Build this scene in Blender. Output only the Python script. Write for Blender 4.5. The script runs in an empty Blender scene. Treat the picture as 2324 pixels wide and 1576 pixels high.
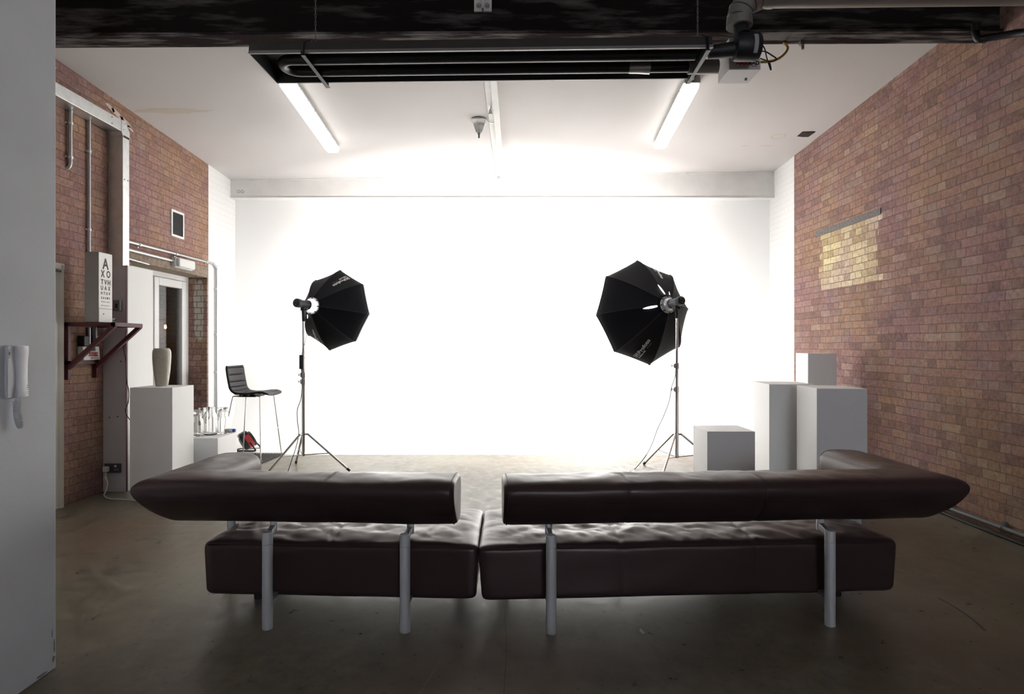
import bpy, bmesh, math, random
from mathutils import Vector, Matrix, Euler, noise
random.seed(7)
C = bpy.context.scene.collection
PI = math.pi
F, CX, CY, H = 1400.0, 1162.0, 785.0, 1.4      # focal length in pixels, horizon, eye height

def P(px, py, d):
    "the place that shows at pixel (px, py) at depth d"
    return Vector(((px - CX) / F * d, d, H + (CY - py) / F * d))

# ------------------------------------------------------------------ materials
def mat(name, col, rough=0.5, metal=0.0, emit=None, estr=0.0, trans=0.0, ior=1.45, spec=0.5, bump=0.0, bscale=40.0, var=0.0, vscale=4.0, sheen=0.0, coat=0.0):
    m = bpy.data.materials.new(name); m.use_nodes = True
    n, l = m.node_tree.nodes, m.node_tree.links
    b = n['Principled BSDF']
    b.inputs['Base Color'].default_value = (*col, 1)
    b.inputs['Roughness'].default_value = rough
    b.inputs['Metallic'].default_value = metal
    b.inputs['IOR'].default_value = ior
    b.inputs['Specular IOR Level'].default_value = spec
    b.inputs['Transmission Weight'].default_value = trans
    if coat: b.inputs['Coat Weight'].default_value = coat
    if sheen:
        b.inputs['Sheen Weight'].default_value = sheen
    if emit:
        b.inputs['Emission Color'].default_value = (*emit, 1)
        b.inputs['Emission Strength'].default_value = estr
    if bump or var:
        tc = n.new('ShaderNodeTexCoord')
    if bump:
        nz = n.new('ShaderNodeTexNoise'); nz.inputs['Scale'].default_value = bscale; nz.inputs['Detail'].default_value = 6
        bp = n.new('ShaderNodeBump'); bp.inputs['Strength'].default_value = bump; bp.inputs['Distance'].default_value = 0.01
        l.new(tc.outputs['Object'], nz.inputs['Vector']); l.new(nz.outputs['Fac'], bp.inputs['Height'])
        l.new(bp.outputs['Normal'], b.inputs['Normal'])
    if var:
        nv = n.new('ShaderNodeTexNoise'); nv.inputs['Scale'].default_value = vscale; nv.inputs['Detail'].default_value = 8
        rp = n.new('ShaderNodeValToRGB')
        rp.color_ramp.elements[0].position = 0.3; rp.color_ramp.elements[1].position = 0.7
        rp.color_ramp.elements[0].color = (*[c * (1 - var) for c in col], 1)
        rp.color_ramp.elements[1].color = (*[min(1, c * (1 + var)) for c in col], 1)
        l.new(tc.outputs['Object'], nv.inputs['Vector']); l.new(nv.outputs['Fac'], rp.inputs['Fac'])
        l.new(rp.outputs['Color'], b.inputs['Base Color'])
    return m

def math_node(nt, op, a, b=None):
    n = nt.nodes.new('ShaderNodeMath'); n.operation = op
    for i, v in enumerate((a, b)):
        if v is None: continue
        if isinstance(v, (int, float)): n.inputs[i].default_value = v
        else: nt.links.new(v, n.inputs[i])
    return n.outputs[0]

def brick_mat(name, patch=None, white=False, reveal=False, soft=0.0):
    m = bpy.data.materials.new(name); m.use_nodes = True
    nt = m.node_tree; n, l = nt.nodes, nt.links
    b = n['Principled BSDF']
    tc = n.new('ShaderNodeTexCoord'); sp = n.new('ShaderNodeSeparateXYZ'); l.new(tc.outputs['Object'], sp.inputs[0])
    u = math_node(nt, 'ADD', sp.outputs[0], sp.outputs[1])
    # courses wander a little, as hand-laid ones do
    wn = n.new('ShaderNodeTexNoise'); wn.inputs['Scale'].default_value = 2.3; wn.inputs['Detail'].default_value = 4
    l.new(tc.outputs['Object'], wn.inputs['Vector'])
    wz = math_node(nt, 'MULTIPLY', math_node(nt, 'SUBTRACT', wn.outputs['Fac'], 0.5), 0.022)
    wn2 = n.new('ShaderNodeTexNoise'); wn2.inputs['Scale'].default_value = 9.0; wn2.inputs['Detail'].default_value = 3
    l.new(tc.outputs['Object'], wn2.inputs['Vector'])
    wu = math_node(nt, 'MULTIPLY', math_node(nt, 'SUBTRACT', wn2.outputs['Fac'], 0.5), 0.045)
    cb = n.new('ShaderNodeCombineXYZ')
    l.new(math_node(nt, 'ADD', u, wu), cb.inputs[0]); l.new(math_node(nt, 'ADD', sp.outputs[2], wz), cb.inputs[1])
    bt = n.new('ShaderNodeTexBrick')
    bt.offset = 0.5; bt.offset_frequency = 2; bt.squash = 0.5; bt.squash_frequency = 2
    bt.inputs['Scale'].default_value = 1.0
    bt.inputs['Brick Width'].default_value = 0.228; bt.inputs['Row Height'].default_value = 0.0755
    bt.inputs['Mortar Size'].default_value = 0.0046; bt.inputs['Mortar Smooth'].default_value = 0.35
    bt.inputs['Bias'].default_value = 0.0
    bt.inputs['Color1'].default_value = (0, 0, 0, 1); bt.inputs['Color2'].default_value = (1, 1, 1, 1); bt.inputs['Mortar'].default_value = (0.5, 0.5, 0.5, 1)
    l.new(cb.outputs[0], bt.inputs['Vector'])
    rnd = n.new('ShaderNodeSeparateColor'); l.new(bt.outputs['Color'], rnd.inputs[0]); r = rnd.outputs[0]
    nz = n.new('ShaderNodeTexNoise'); nz.inputs['Scale'].default_value = 26; nz.inputs['Detail'].default_value = 9; nz.inputs['Roughness'].default_value = 0.7
    l.new(tc.outputs['Object'], nz.inputs['Vector'])
    if white:
        col = n.new('ShaderNodeMix'); col.data_type = 'RGBA'
        col.inputs[6].default_value = (0.89, 0.885, 0.875, 1); col.inputs[7].default_value = (0.83, 0.825, 0.81, 1)
        l.new(bt.outputs['Fac'], col.inputs[0]); final = col.outputs[2]
        b.inputs['Roughness'].default_value = 0.6
    else:
        rp = n.new('ShaderNodeValToRGB'); cr = rp.color_ramp; cr.interpolation = 'LINEAR'
        cols = [(0.0, (0.177, 0.118, 0.111)), (0.07, (0.236, 0.152, 0.134)), (0.30, (0.304, 0.185, 0.156)), (0.5, (0.342, 0.209, 0.173)),
                (0.68, (0.374, 0.236, 0.190)), (0.8, (0.290, 0.193, 0.182)), (0.92, (0.407, 0.283, 0.224)), (1.0, (0.451, 0.351, 0.279))]
        cr.elements[0].position = 0; cr.elements[0].color = (*cols[0][1], 1)
        cr.elements[1].position = 1; cr.elements[1].color = (*cols[-1][1], 1)
        for p_, c_ in cols[1:-1]:
            e = cr.elements.new(p_); e.color = (*c_, 1)
        l.new(r if not soft else math_node(nt, 'ADD', 0.5 * soft, math_node(nt, 'MULTIPLY', r, 1 - soft)), rp.inputs['Fac']); base = rp.outputs['Color']
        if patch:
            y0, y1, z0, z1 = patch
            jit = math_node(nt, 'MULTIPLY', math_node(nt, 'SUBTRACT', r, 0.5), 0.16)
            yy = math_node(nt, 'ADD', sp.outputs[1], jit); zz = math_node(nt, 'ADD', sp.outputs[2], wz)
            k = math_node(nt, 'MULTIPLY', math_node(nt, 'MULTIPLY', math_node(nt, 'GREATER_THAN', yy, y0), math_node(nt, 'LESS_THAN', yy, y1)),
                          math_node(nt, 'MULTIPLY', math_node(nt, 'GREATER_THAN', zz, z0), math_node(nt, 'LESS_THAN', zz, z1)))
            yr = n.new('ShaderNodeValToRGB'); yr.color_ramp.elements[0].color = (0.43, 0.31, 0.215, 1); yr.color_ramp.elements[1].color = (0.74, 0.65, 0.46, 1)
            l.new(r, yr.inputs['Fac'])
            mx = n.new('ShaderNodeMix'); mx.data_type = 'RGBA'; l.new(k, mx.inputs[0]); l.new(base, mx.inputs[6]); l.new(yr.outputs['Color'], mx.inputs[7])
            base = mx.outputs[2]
        hn = n.new('ShaderNodeTexNoise'); hn.inputs['Scale'].default_value = 1.5; hn.inputs['Detail'].default_value = 5; l.new(tc.outputs['Object'], hn.inputs['Vector'])
        hr = n.new('ShaderNodeValToRGB'); he = hr.color_ramp.elements
        he[0].position = 0.36; he[0].color = (0.95, 0.90, 1.05, 1); he[1].position = 0.64; he[1].color = (1.06, 1.06, 0.88, 1)
        l.new(hn.outputs['Fac'], hr.inputs['Fac'])
        hm = n.new('ShaderNodeMix'); hm.data_type = 'RGBA'; hm.blend_type = 'MULTIPLY'; hm.inputs[0].default_value = 1; l.new(base, hm.inputs[6]); l.new(hr.outputs['Color'], hm.inputs[7]); base = hm.outputs[2]
        # speckle and bloom on the brick faces
        sr = n.new('ShaderNodeValToRGB'); sr.color_ramp.elements[0].position = 0.30; sr.color_ramp.elements[1].position = 0.72
        sr.color_ramp.elements[0].color = (0.60, 0.58, 0.57, 1); sr.color_ramp.elements[1].color = (1.34, 1.32, 1.30, 1)
        l.new(nz.outputs['Fac'], sr.inputs['Fac'])
        mu = n.new('ShaderNodeMix'); mu.data_type = 'RGBA'; mu.blend_type = 'MULTIPLY'; mu.inputs[0].default_value = 1
        l.new(base, mu.inputs[6]); l.new(sr.outputs['Color'], mu.inputs[7])
        bl = n.new('ShaderNodeTexNoise'); bl.inputs['Scale'].default_value = 5.0; bl.inputs['Detail'].default_value = 9
        l.new(tc.outputs['Object'], bl.inputs['Vector'])
        br = n.new('ShaderNodeValToRGB'); br.color_ramp.elements[0].position = 0.56; br.color_ramp.elements[1].position = 0.78
        br.color_ramp.elements[0].color = (0, 0, 0, 1); br.color_ramp.elements[1].color = (0.55, 0.55, 0.55, 1) if not reveal else (0.9, 0.9, 0.9, 1)
        l.new(bl.outputs['Fac'], br.inputs['Fac'])
        bm_ = n.new('ShaderNodeMix'); bm_.data_type = 'RGBA'; l.new(br.outputs['Color'], bm_.inputs[0])
        l.new(mu.outputs[2], bm_.inputs[6]); bm_.inputs[7].default_value = (0.40, 0.31, 0.25, 1) if not reveal else (0.5, 0.47, 0.4, 1)
        if reveal:
            pz = n.new('ShaderNodeTexNoise'); pz.inputs['Scale'].default_value = 7.0; pz.inputs['Detail'].default_value = 8
            l.new(tc.outputs['Object'], pz.inputs['Vector'])
            d1_ = math_node(nt, 'ABSOLUTE', math_node(nt, 'SUBTRACT', sp.outputs[2], 1.85))
            d2_ = math_node(nt, 'ABSOLUTE', math_node(nt, 'SUBTRACT', sp.outputs[0], -4.03))
            kk = math_node(nt, 'SUBTRACT', math_node(nt, 'ADD', math_node(nt, 'MULTIPLY', pz.outputs['Fac'], 1.0), 0.17), math_node(nt, 'ADD', math_node(nt, 'MULTIPLY', math_node(nt, 'POWER', math_node(nt, 'MULTIPLY', d1_, 2.3), 6.0), 0.5), math_node(nt, 'MULTIPLY', math_node(nt, 'POWER', math_node(nt, 'MULTIPLY', d2_, 13.0), 4.0), 0.5)))
            st_ = n.new('ShaderNodeMapRange'); st_.inputs[1].default_value = 0.47; st_.inputs[2].default_value = 0.52; l.new(kk, st_.inputs[0])
            pm2 = n.new('ShaderNodeMix'); pm2.data_type = 'RGBA'; l.new(st_.outputs[0], pm2.inputs[0]); l.new(bm_.outputs[2], pm2.inputs[6]); pm2.inputs[7].default_value = (0.50, 0.47, 0.40, 1)
            bm_ = pm2
        mo = n.new('ShaderNodeMix'); mo.data_type = 'RGBA'
        l.new(bt.outputs['Fac'] if not soft else math_node(nt, 'MULTIPLY', bt.outputs['Fac'], 0.62), mo.inputs[0]); l.new(bm_.outputs[2], mo.inputs[6]); mo.inputs[7].default_value = (0.165, 0.125, 0.102, 1)
        final = mo.outputs[2]
        b.inputs['Roughness'].default_value = 0.88
        b.inputs['Specular IOR Level'].default_value = 0.25
    l.new(final, b.inputs['Base Color'])
    inv = math_node(nt, 'SUBTRACT', 1.0, bt.outputs['Fac'])
    hgt = math_node(nt, 'ADD', math_node(nt, 'MULTIPLY', inv, 0.7), math_node(nt, 'ADD', math_node(nt, 'MULTIPLY', nz.outputs['Fac'], 0.45), math_node(nt, 'MULTIPLY', r, 0.35)))
    bp = n.new('ShaderNodeBump'); bp.inputs['Strength'].default_value = 0.35 if white else 0.9; bp.inputs['Distance'].default_value = 0.012
    l.new(hgt, bp.inputs['Height']); l.new(bp.outputs['Normal'], b.inputs['Normal'])
    return m

def concrete_floor():
    m = bpy.data.materials.new('worn_concrete'); m.use_nodes = True
    nt = m.node_tree; n, l = nt.nodes, nt.links; b = n['Principled BSDF']
    tc = n.new('ShaderNodeTexCoord')
    def nzs(scale, detail, sx=1.0, sy=1.0, rough=0.6, off=0):
        mp = n.new('ShaderNodeMapping'); mp.inputs['Scale'].default_value = (sx, sy, 1); mp.inputs['Location'].default_value = (off, off * 2, 0)
        l.new(tc.outputs['Object'], mp.inputs['Vector'])
        z = n.new('ShaderNodeTexNoise'); z.inputs['Scale'].default_value = scale; z.inputs['Detail'].default_value = detail; z.inputs['Roughness'].default_value = rough
        l.new(mp.outputs[0], z.inputs['Vector']); return z.outputs['Fac']
    big = nzs(0.9, 8); fine = nzs(11, 12, 1.0, 0.8, 0.72, 3); hue = nzs(0.7, 5, 1, 1, 0.5, 11); sp = nzs(30, 4, 0.9, 0.8, 0.55, 5); strk = nzs(4, 8, 0.8, 1.1, 0.65, 21); grn = nzs(1.3, 6, 1, 1, 0.6, 33)
    r1 = n.new('ShaderNodeValToRGB'); e = r1.color_ramp.elements
    e[0].position = 0.3; e[0].color = (0.100, 0.085, 0.061, 1); e[1].position = 0.7; e[1].color = (0.210, 0.184, 0.132, 1)
    l.new(big, r1.inputs['Fac'])
    r2 = n.new('ShaderNodeValToRGB'); e = r2.color_ramp.elements
    e[0].position = 0.3; e[0].color = (0.50, 0.49, 0.48, 1); e[1].position = 0.7; e[1].color = (1.42, 1.41, 1.38, 1)
    l.new(fine, r2.inputs['Fac'])
    m1 = n.new('ShaderNodeMix'); m1.data_type = 'RGBA'; m1.blend_type = 'MULTIPLY'; m1.inputs[0].default_value = 1
    l.new(r1.outputs[0], m1.inputs[6]); l.new(r2.outputs[0], m1.inputs[7])
    r3 = n.new('ShaderNodeValToRGB'); e = r3.color_ramp.elements
    e[0].position = 0.52; e[0].color = (0, 0, 0, 1); e[1].position = 0.72; e[1].color = (0.6, 0.6, 0.6, 1)
    l.new(hue, r3.inputs['Fac'])
    m2 = n.new('ShaderNodeMix'); m2.data_type = 'RGBA'; l.new(r3.outputs[0], m2.inputs[0]); l.new(m1.outputs[2], m2.inputs[6]); m2.inputs[7].default_value = (0.17, 0.10, 0.062, 1)
    r4 = n.new('ShaderNodeValToRGB'); e = r4.color_ramp.elements
    e[0].position = 0.67; e[0].color = (0, 0, 0, 1); e[1].position = 0.72; e[1].color = (1, 1, 1, 1)
    l.new(sp, r4.inputs['Fac'])
    m3 = n.new('ShaderNodeMix'); m3.data_type = 'RGBA'; l.new(r4.outputs[0], m3.inputs[0]); l.new(m2.outputs[2], m3.inputs[6]); m3.inputs[7].default_value = (0.06, 0.045, 0.035, 1)
    r5 = n.new('ShaderNodeValToRGB'); e = r5.color_ramp.elements
    e[0].position = 0.66; e[0].color = (0, 0, 0, 1); e[1].position = 0.8; e[1].color = (0.4, 0.4, 0.4, 1)
    l.new(strk, r5.inputs['Fac'])
    m4 = n.new('ShaderNodeMix'); m4.data_type = 'RGBA'; l.new(r5.outputs[0], m4.inputs[0]); l.new(m3.outputs[2], m4.inputs[6]); m4.inputs[7].default_value = (0.34, 0.32, 0.28, 1)
    r6 = n.new('ShaderNodeValToRGB'); e = r6.color_ramp.elements
    e[0].position = 0.50; e[0].color = (0, 0, 0, 1); e[1].position = 0.66; e[1].color = (0.7, 0.7, 0.7, 1)
    l.new(grn, r6.inputs['Fac'])
    m5 = n.new('ShaderNodeMix'); m5.data_type = 'RGBA'; m5.blend_type = 'MULTIPLY'; l.new(r6.outputs[0], m5.inputs[0]); l.new(m4.outputs[2], m5.inputs[6]); m5.inputs[7].default_value = (0.72, 0.78, 0.72, 1)
    l.new(m5.outputs[2], b.inputs['Base Color'])
    rr = n.new('ShaderNodeMapRange'); rr.inputs[1].default_value = 0.3; rr.inputs[2].default_value = 0.7; rr.inputs[3].default_value = 0.22; rr.inputs[4].default_value = 0.60
    l.new(fine, rr.inputs[0]); l.new(rr.outputs[0], b.inputs['Roughness'])
    bp = n.new('ShaderNodeBump'); bp.inputs['Strength'].default_value = 0.22; bp.inputs['Distance'].default_value = 0.004
    l.new(fine, bp.inputs['Height']); l.new(bp.outputs['Normal'], b.inputs['Normal'])
    return m

def leather_mat():
    m = mat('brown_leather', (0.044, 0.028, 0.028), rough=0.36, spec=0.5)
    m.node_tree.nodes['Principled BSDF'].inputs['Specular Tint'].default_value = (1.0, 0.86, 0.83, 1)
    nt = m.node_tree; n, l = nt.nodes, nt.links; b = n['Principled BSDF']
    tc = n.new('ShaderNodeTexCoord')
    z = n.new('ShaderNodeTexNoise'); z.inputs['Scale'].default_value = 9; z.inputs['Detail'].default_value = 8
    l.new(tc.outputs['Object'], z.inputs['Vector'])
    bp2 = n.new('ShaderNodeBump'); bp2.inputs['Strength'].default_value = 0.12; bp2.inputs['Distance'].default_value = 0.012
    l.new(z.outputs['Fac'], bp2.inputs['Height']); pass
    l.new(bp2.outputs['Normal'], b.inputs['Normal'])
    rr = n.new('ShaderNodeMapRange'); rr.inputs[3].default_value = 0.26; rr.inputs[4].default_value = 0.44
    l.new(z.outputs['Fac'], rr.inputs[0]); l.new(rr.outputs[0], b.inputs['Roughness'])
    return m

def beam_mat(name='black_painted_steel', dark=(0.018, 0.0145, 0.014), light=(0.11, 0.095, 0.09), p0=0.5, p1=0.72):
    m = mat(name, (0.02, 0.018, 0.018), rough=0.9, spec=0.0)
    nt = m.node_tree; n, l = nt.nodes, nt.links; b = n['Principled BSDF']
    tc = n.new('ShaderNodeTexCoord'); mp = n.new('ShaderNodeMapping'); mp.inputs['Scale'].default_value = (0.9, 6, 6); mp.inputs['Location'].default_value = (2.2, 0, 0.7)
    l.new(tc.outputs['Object'], mp.inputs[0])
    z = n.new('ShaderNodeTexNoise'); z.inputs['Scale'].default_value = 2.1; z.inputs['Detail'].default_value = 9; z.inputs['Roughness'].default_value = 0.62
    l.new(mp.outputs[0], z.inputs['Vector'])
    r = n.new('ShaderNodeValToRGB'); e = r.color_ramp.elements
    e[0].position = p0; e[0].color = (*dark, 1); e[1].position = p1; e[1].color = (*light, 1)
    l.new(z.outputs['Fac'], r.inputs[0]); l.new(r.outputs[0], b.inputs['Base Color'])
    return m

M = {}
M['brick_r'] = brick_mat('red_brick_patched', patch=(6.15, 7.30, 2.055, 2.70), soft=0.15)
M['brick'] = brick_mat('red_brick', soft=0.42)
M['reveal'] = brick_mat('worn_reveal_brick', reveal=True)
M['wbrick'] = brick_mat('white_painted_brick', white=True)
M['floor'] = concrete_floor()
M['leather'] = leather_mat()
M['seam'] = mat('leather_seam', (0.035, 0.022, 0.020), 0.5)
M['alu'] = mat('satin_aluminium', (0.70, 0.72, 0.74), 0.45, 0.4, bump=0.05, bscale=300)
M['alu_dk'] = mat('grey_cast_bracket', (0.20, 0.205, 0.22), 0.45, 0.4)
M['chrome'] = mat('chrome', (0.62, 0.60, 0.58), 0.16, 1.0)
M['cyc'] = mat('white_cyclorama_paint', (0.91, 0.91, 0.90), 0.6, bump=0.02, bscale=30)
M['ceil'] = mat('white_ceiling_paint', (0.62, 0.59, 0.58), 0.85, bump=0.05, bscale=120, var=0.03, vscale=0.7)
M['dullpipe'] = mat('dull_grey_conduit', (0.15, 0.155, 0.155), 0.6, 0.2)
M['chip'] = mat('chipped_plaster', (0.26, 0.26, 0.27), 0.9, var=0.3, vscale=60)
M['floormark'] = mat('dark_floor_mark', (0.065, 0.053, 0.043), 0.5)
M['floorscr'] = mat('pale_floor_scratch', (0.20, 0.185, 0.16), 0.5)
M['smear'] = mat('old_paint_smear', (0.60, 0.50, 0.45), 0.8, var=0.35, vscale=45)
M['white'] = mat('white_paint', (0.80, 0.80, 0.79), 0.5)
M['plinth'] = mat('plinth_white', (0.86, 0.86, 0.85), 0.5, bump=0.02, bscale=200)
M['plaster'] = mat('white_plaster', (0.66, 0.69, 0.72), 0.7, bump=0.06, bscale=60, var=0.04, vscale=2.5)
M['upvc'] = mat('white_upvc', (0.82, 0.82, 0.82), 0.3)
M['oldwhite'] = mat('aged_white_gloss', (0.72, 0.70, 0.64), 0.4, var=0.06, vscale=6)
M['galv'] = mat('galvanised_steel', (0.70, 0.72, 0.72), 0.40, 0.92, var=0.08, vscale=14)
M['steelpipe'] = mat('galvanised_conduit', (0.5, 0.5, 0.51), 0.38, 0.8)
M['black'] = mat('black_plastic', (0.014, 0.014, 0.016), 0.45)
M['rubber'] = mat('black_rubber', (0.015, 0.015, 0.016), 0.6)
M['fabric'] = mat('black_nylon', (0.0035, 0.0035, 0.006), 0.7, spec=0.2, bump=0.5, bscale=7.0)
M['piping'] = mat('black_binding', (0.006, 0.006, 0.008), 0.7)
M['diff'] = mat('softbox_diffuser', (0.9, 0.9, 0.9), 0.8, emit=(1.0, 0.985, 0.96), estr=25.0)
M['slit'] = mat('lit_opening', (0.9, 0.9, 0.9), 0.8, emit=(0.98, 0.97, 1.0), estr=3.0)
M['tube'] = mat('fluorescent_diffuser', (0.9, 0.9, 0.9), 0.5, emit=(1.0, 0.99, 0.95), estr=3.4)
M['heater'] = mat('heater_dark_steel', (0.050, 0.043, 0.040), 0.5, 0.3)
M['heater_in'] = mat('heater_blackened', (0.010, 0.010, 0.013), 0.5)
M['pipeblk'] = mat('blackened_tube', (0.028, 0.027, 0.031), 0.36, 0.5)
M['beam'] = beam_mat()
M['beam_fl'] = beam_mat('scuffed_black_steel', (0.035, 0.028, 0.028), (0.20, 0.185, 0.178), 0.46, 0.62)
M['beam_w'] = mat('white_painted_steel', (0.78, 0.77, 0.75), 0.55, var=0.04, vscale=6)
M['duct'] = mat('dull_galvanised_duct', (0.24, 0.225, 0.21), 0.45, 0.35)
M['burner'] = mat('grey_enamel', (0.60, 0.58, 0.58), 0.4)
M['yellow'] = mat('yellow_hose', (0.36, 0.22, 0.02), 0.5)
M['chain'] = mat('chain_steel', (0.20, 0.19, 0.18), 0.5, 0.7)
M['maroon'] = mat('maroon_painted_steel', (0.095, 0.022, 0.026), 0.5, bump=0.1, bscale=60)
M['red'] = mat('red_plastic', (0.36, 0.035, 0.04), 0.4)
M['red_ink'] = mat('red_print', (0.6, 0.05, 0.06), 0.5)
M['ink'] = mat('black_print', (0.015, 0.015, 0.015), 0.6)
M['logo'] = mat('grey_print', (0.50, 0.50, 0.52), 0.6)
M['logo_w'] = mat('white_print', (0.75, 0.75, 0.74), 0.6)
M['logo_d'] = mat('dark_grey_print', (0.10, 0.10, 0.11), 0.6)
M['phone'] = mat('pale_grey_plastic', (0.62, 0.63, 0.67), 0.4)
M['phone_d'] = mat('mid_grey_plastic', (0.42, 0.43, 0.46), 0.5)  # darker grey for the handset grille slots and batten end caps
M['vase'] = mat('crackle_glaze', (0.45, 0.42, 0.35), 0.22, bump=0.08, bscale=220, var=0.08, vscale=40, coat=0.3)
M['glass'] = mat('clear_glass', (1.0, 1.0, 0.995), 0.02, trans=1.0, ior=1.45)
M['pane'] = mat('door_glass', (0.85, 0.88, 0.9), 0.01, trans=1.0, ior=1.45)
M['concrete'] = mat('rough_concrete', (0.27, 0.21, 0.16), 0.9, bump=0.8, bscale=60, var=0.3, vscale=22)
M['concrete_g'] = mat('grey_concrete', (0.20, 0.185, 0.175), 0.9, bump=0.9, bscale=90, var=0.3, vscale=50)
M['riser'] = mat('mauve_grey_board', (0.58, 0.545, 0.565), 0.7, var=0.05, vscale=5)
M['blue'] = mat('blue_cap', (0.03, 0.10, 0.55), 0.4)
M['slotdark'] = mat('dark_recess', (0.03, 0.022, 0.018), 0.8)
M['rust'] = mat('brown_stain', (0.62, 0.50, 0.36), 0.9)
M['stain'] = mat('ochre_ceiling_stain', (0.57, 0.515, 0.445), 0.9)
M['bulb'] = mat('warm_bulb', (1, 0.8, 0.5), 0.5, emit=(1.0, 0.55, 0.2), estr=14.0)
M['socket'] = mat('grey_metal_socket', (0.10, 0.10, 0.12), 0.35, 0.4)
M['cream'] = mat('cream_plastic', (0.74, 0.74, 0.70), 0.4)
M['paper'] = mat('paper_scrap', (0.62, 0.62, 0.48), 0.8)
M['mat'] = mat('dark_ribbed_rubber', (0.035, 0.032, 0.032), 0.7)
M['silver'] = mat('silver_ring', (0.55, 0.56, 0.58), 0.35, 0.5)
M['glow'] = mat('lit_ring', (0.9, 0.9, 0.95), 0.5, emit=(0.97, 0.96, 1.0), estr=2.2)
M['flash'] = mat('slate_metal', (0.10, 0.105, 0.14), 0.4, 0.3)
M['chart'] = mat('chart_white', (0.80, 0.80, 0.78), 0.4)
M['chart_side'] = mat('grey_case', (0.40, 0.385, 0.37), 0.5)
M['lintel_w'] = mat('grey_label', (0.35, 0.35, 0.37), 0.6)
M['frosty'] = mat('clear_fitting_glass', (0.72, 0.73, 0.74), 0.2, spec=0.6, trans=0.55)

# ------------------------------------------------------------------ mesh builder
def catmull(pts, n, closed=False):
    pts = [Vector(p) for p in pts]; out = []
    N = len(pts); segs = N if closed else N - 1
    for i in range(segs):
        if closed: p0, p1, p2, p3 = (pts[(i + k) % N] for k in (-1, 0, 1, 2))
        else: p0, p1, p2, p3 = pts[max(i - 1, 0)], pts[i], pts[i + 1], pts[min(i + 2, N - 1)]
        for k in range(n):
            t = k / n
            out.append(0.5 * ((2 * p1) + (p2 - p0) * t + (2 * p0 - 5 * p1 + 4 * p2 - p3) * t * t + (3 * p1 - p0 - 3 * p2 + p3) * t ** 3))
    if not closed: out.append(pts[-1])
    return out

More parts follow.
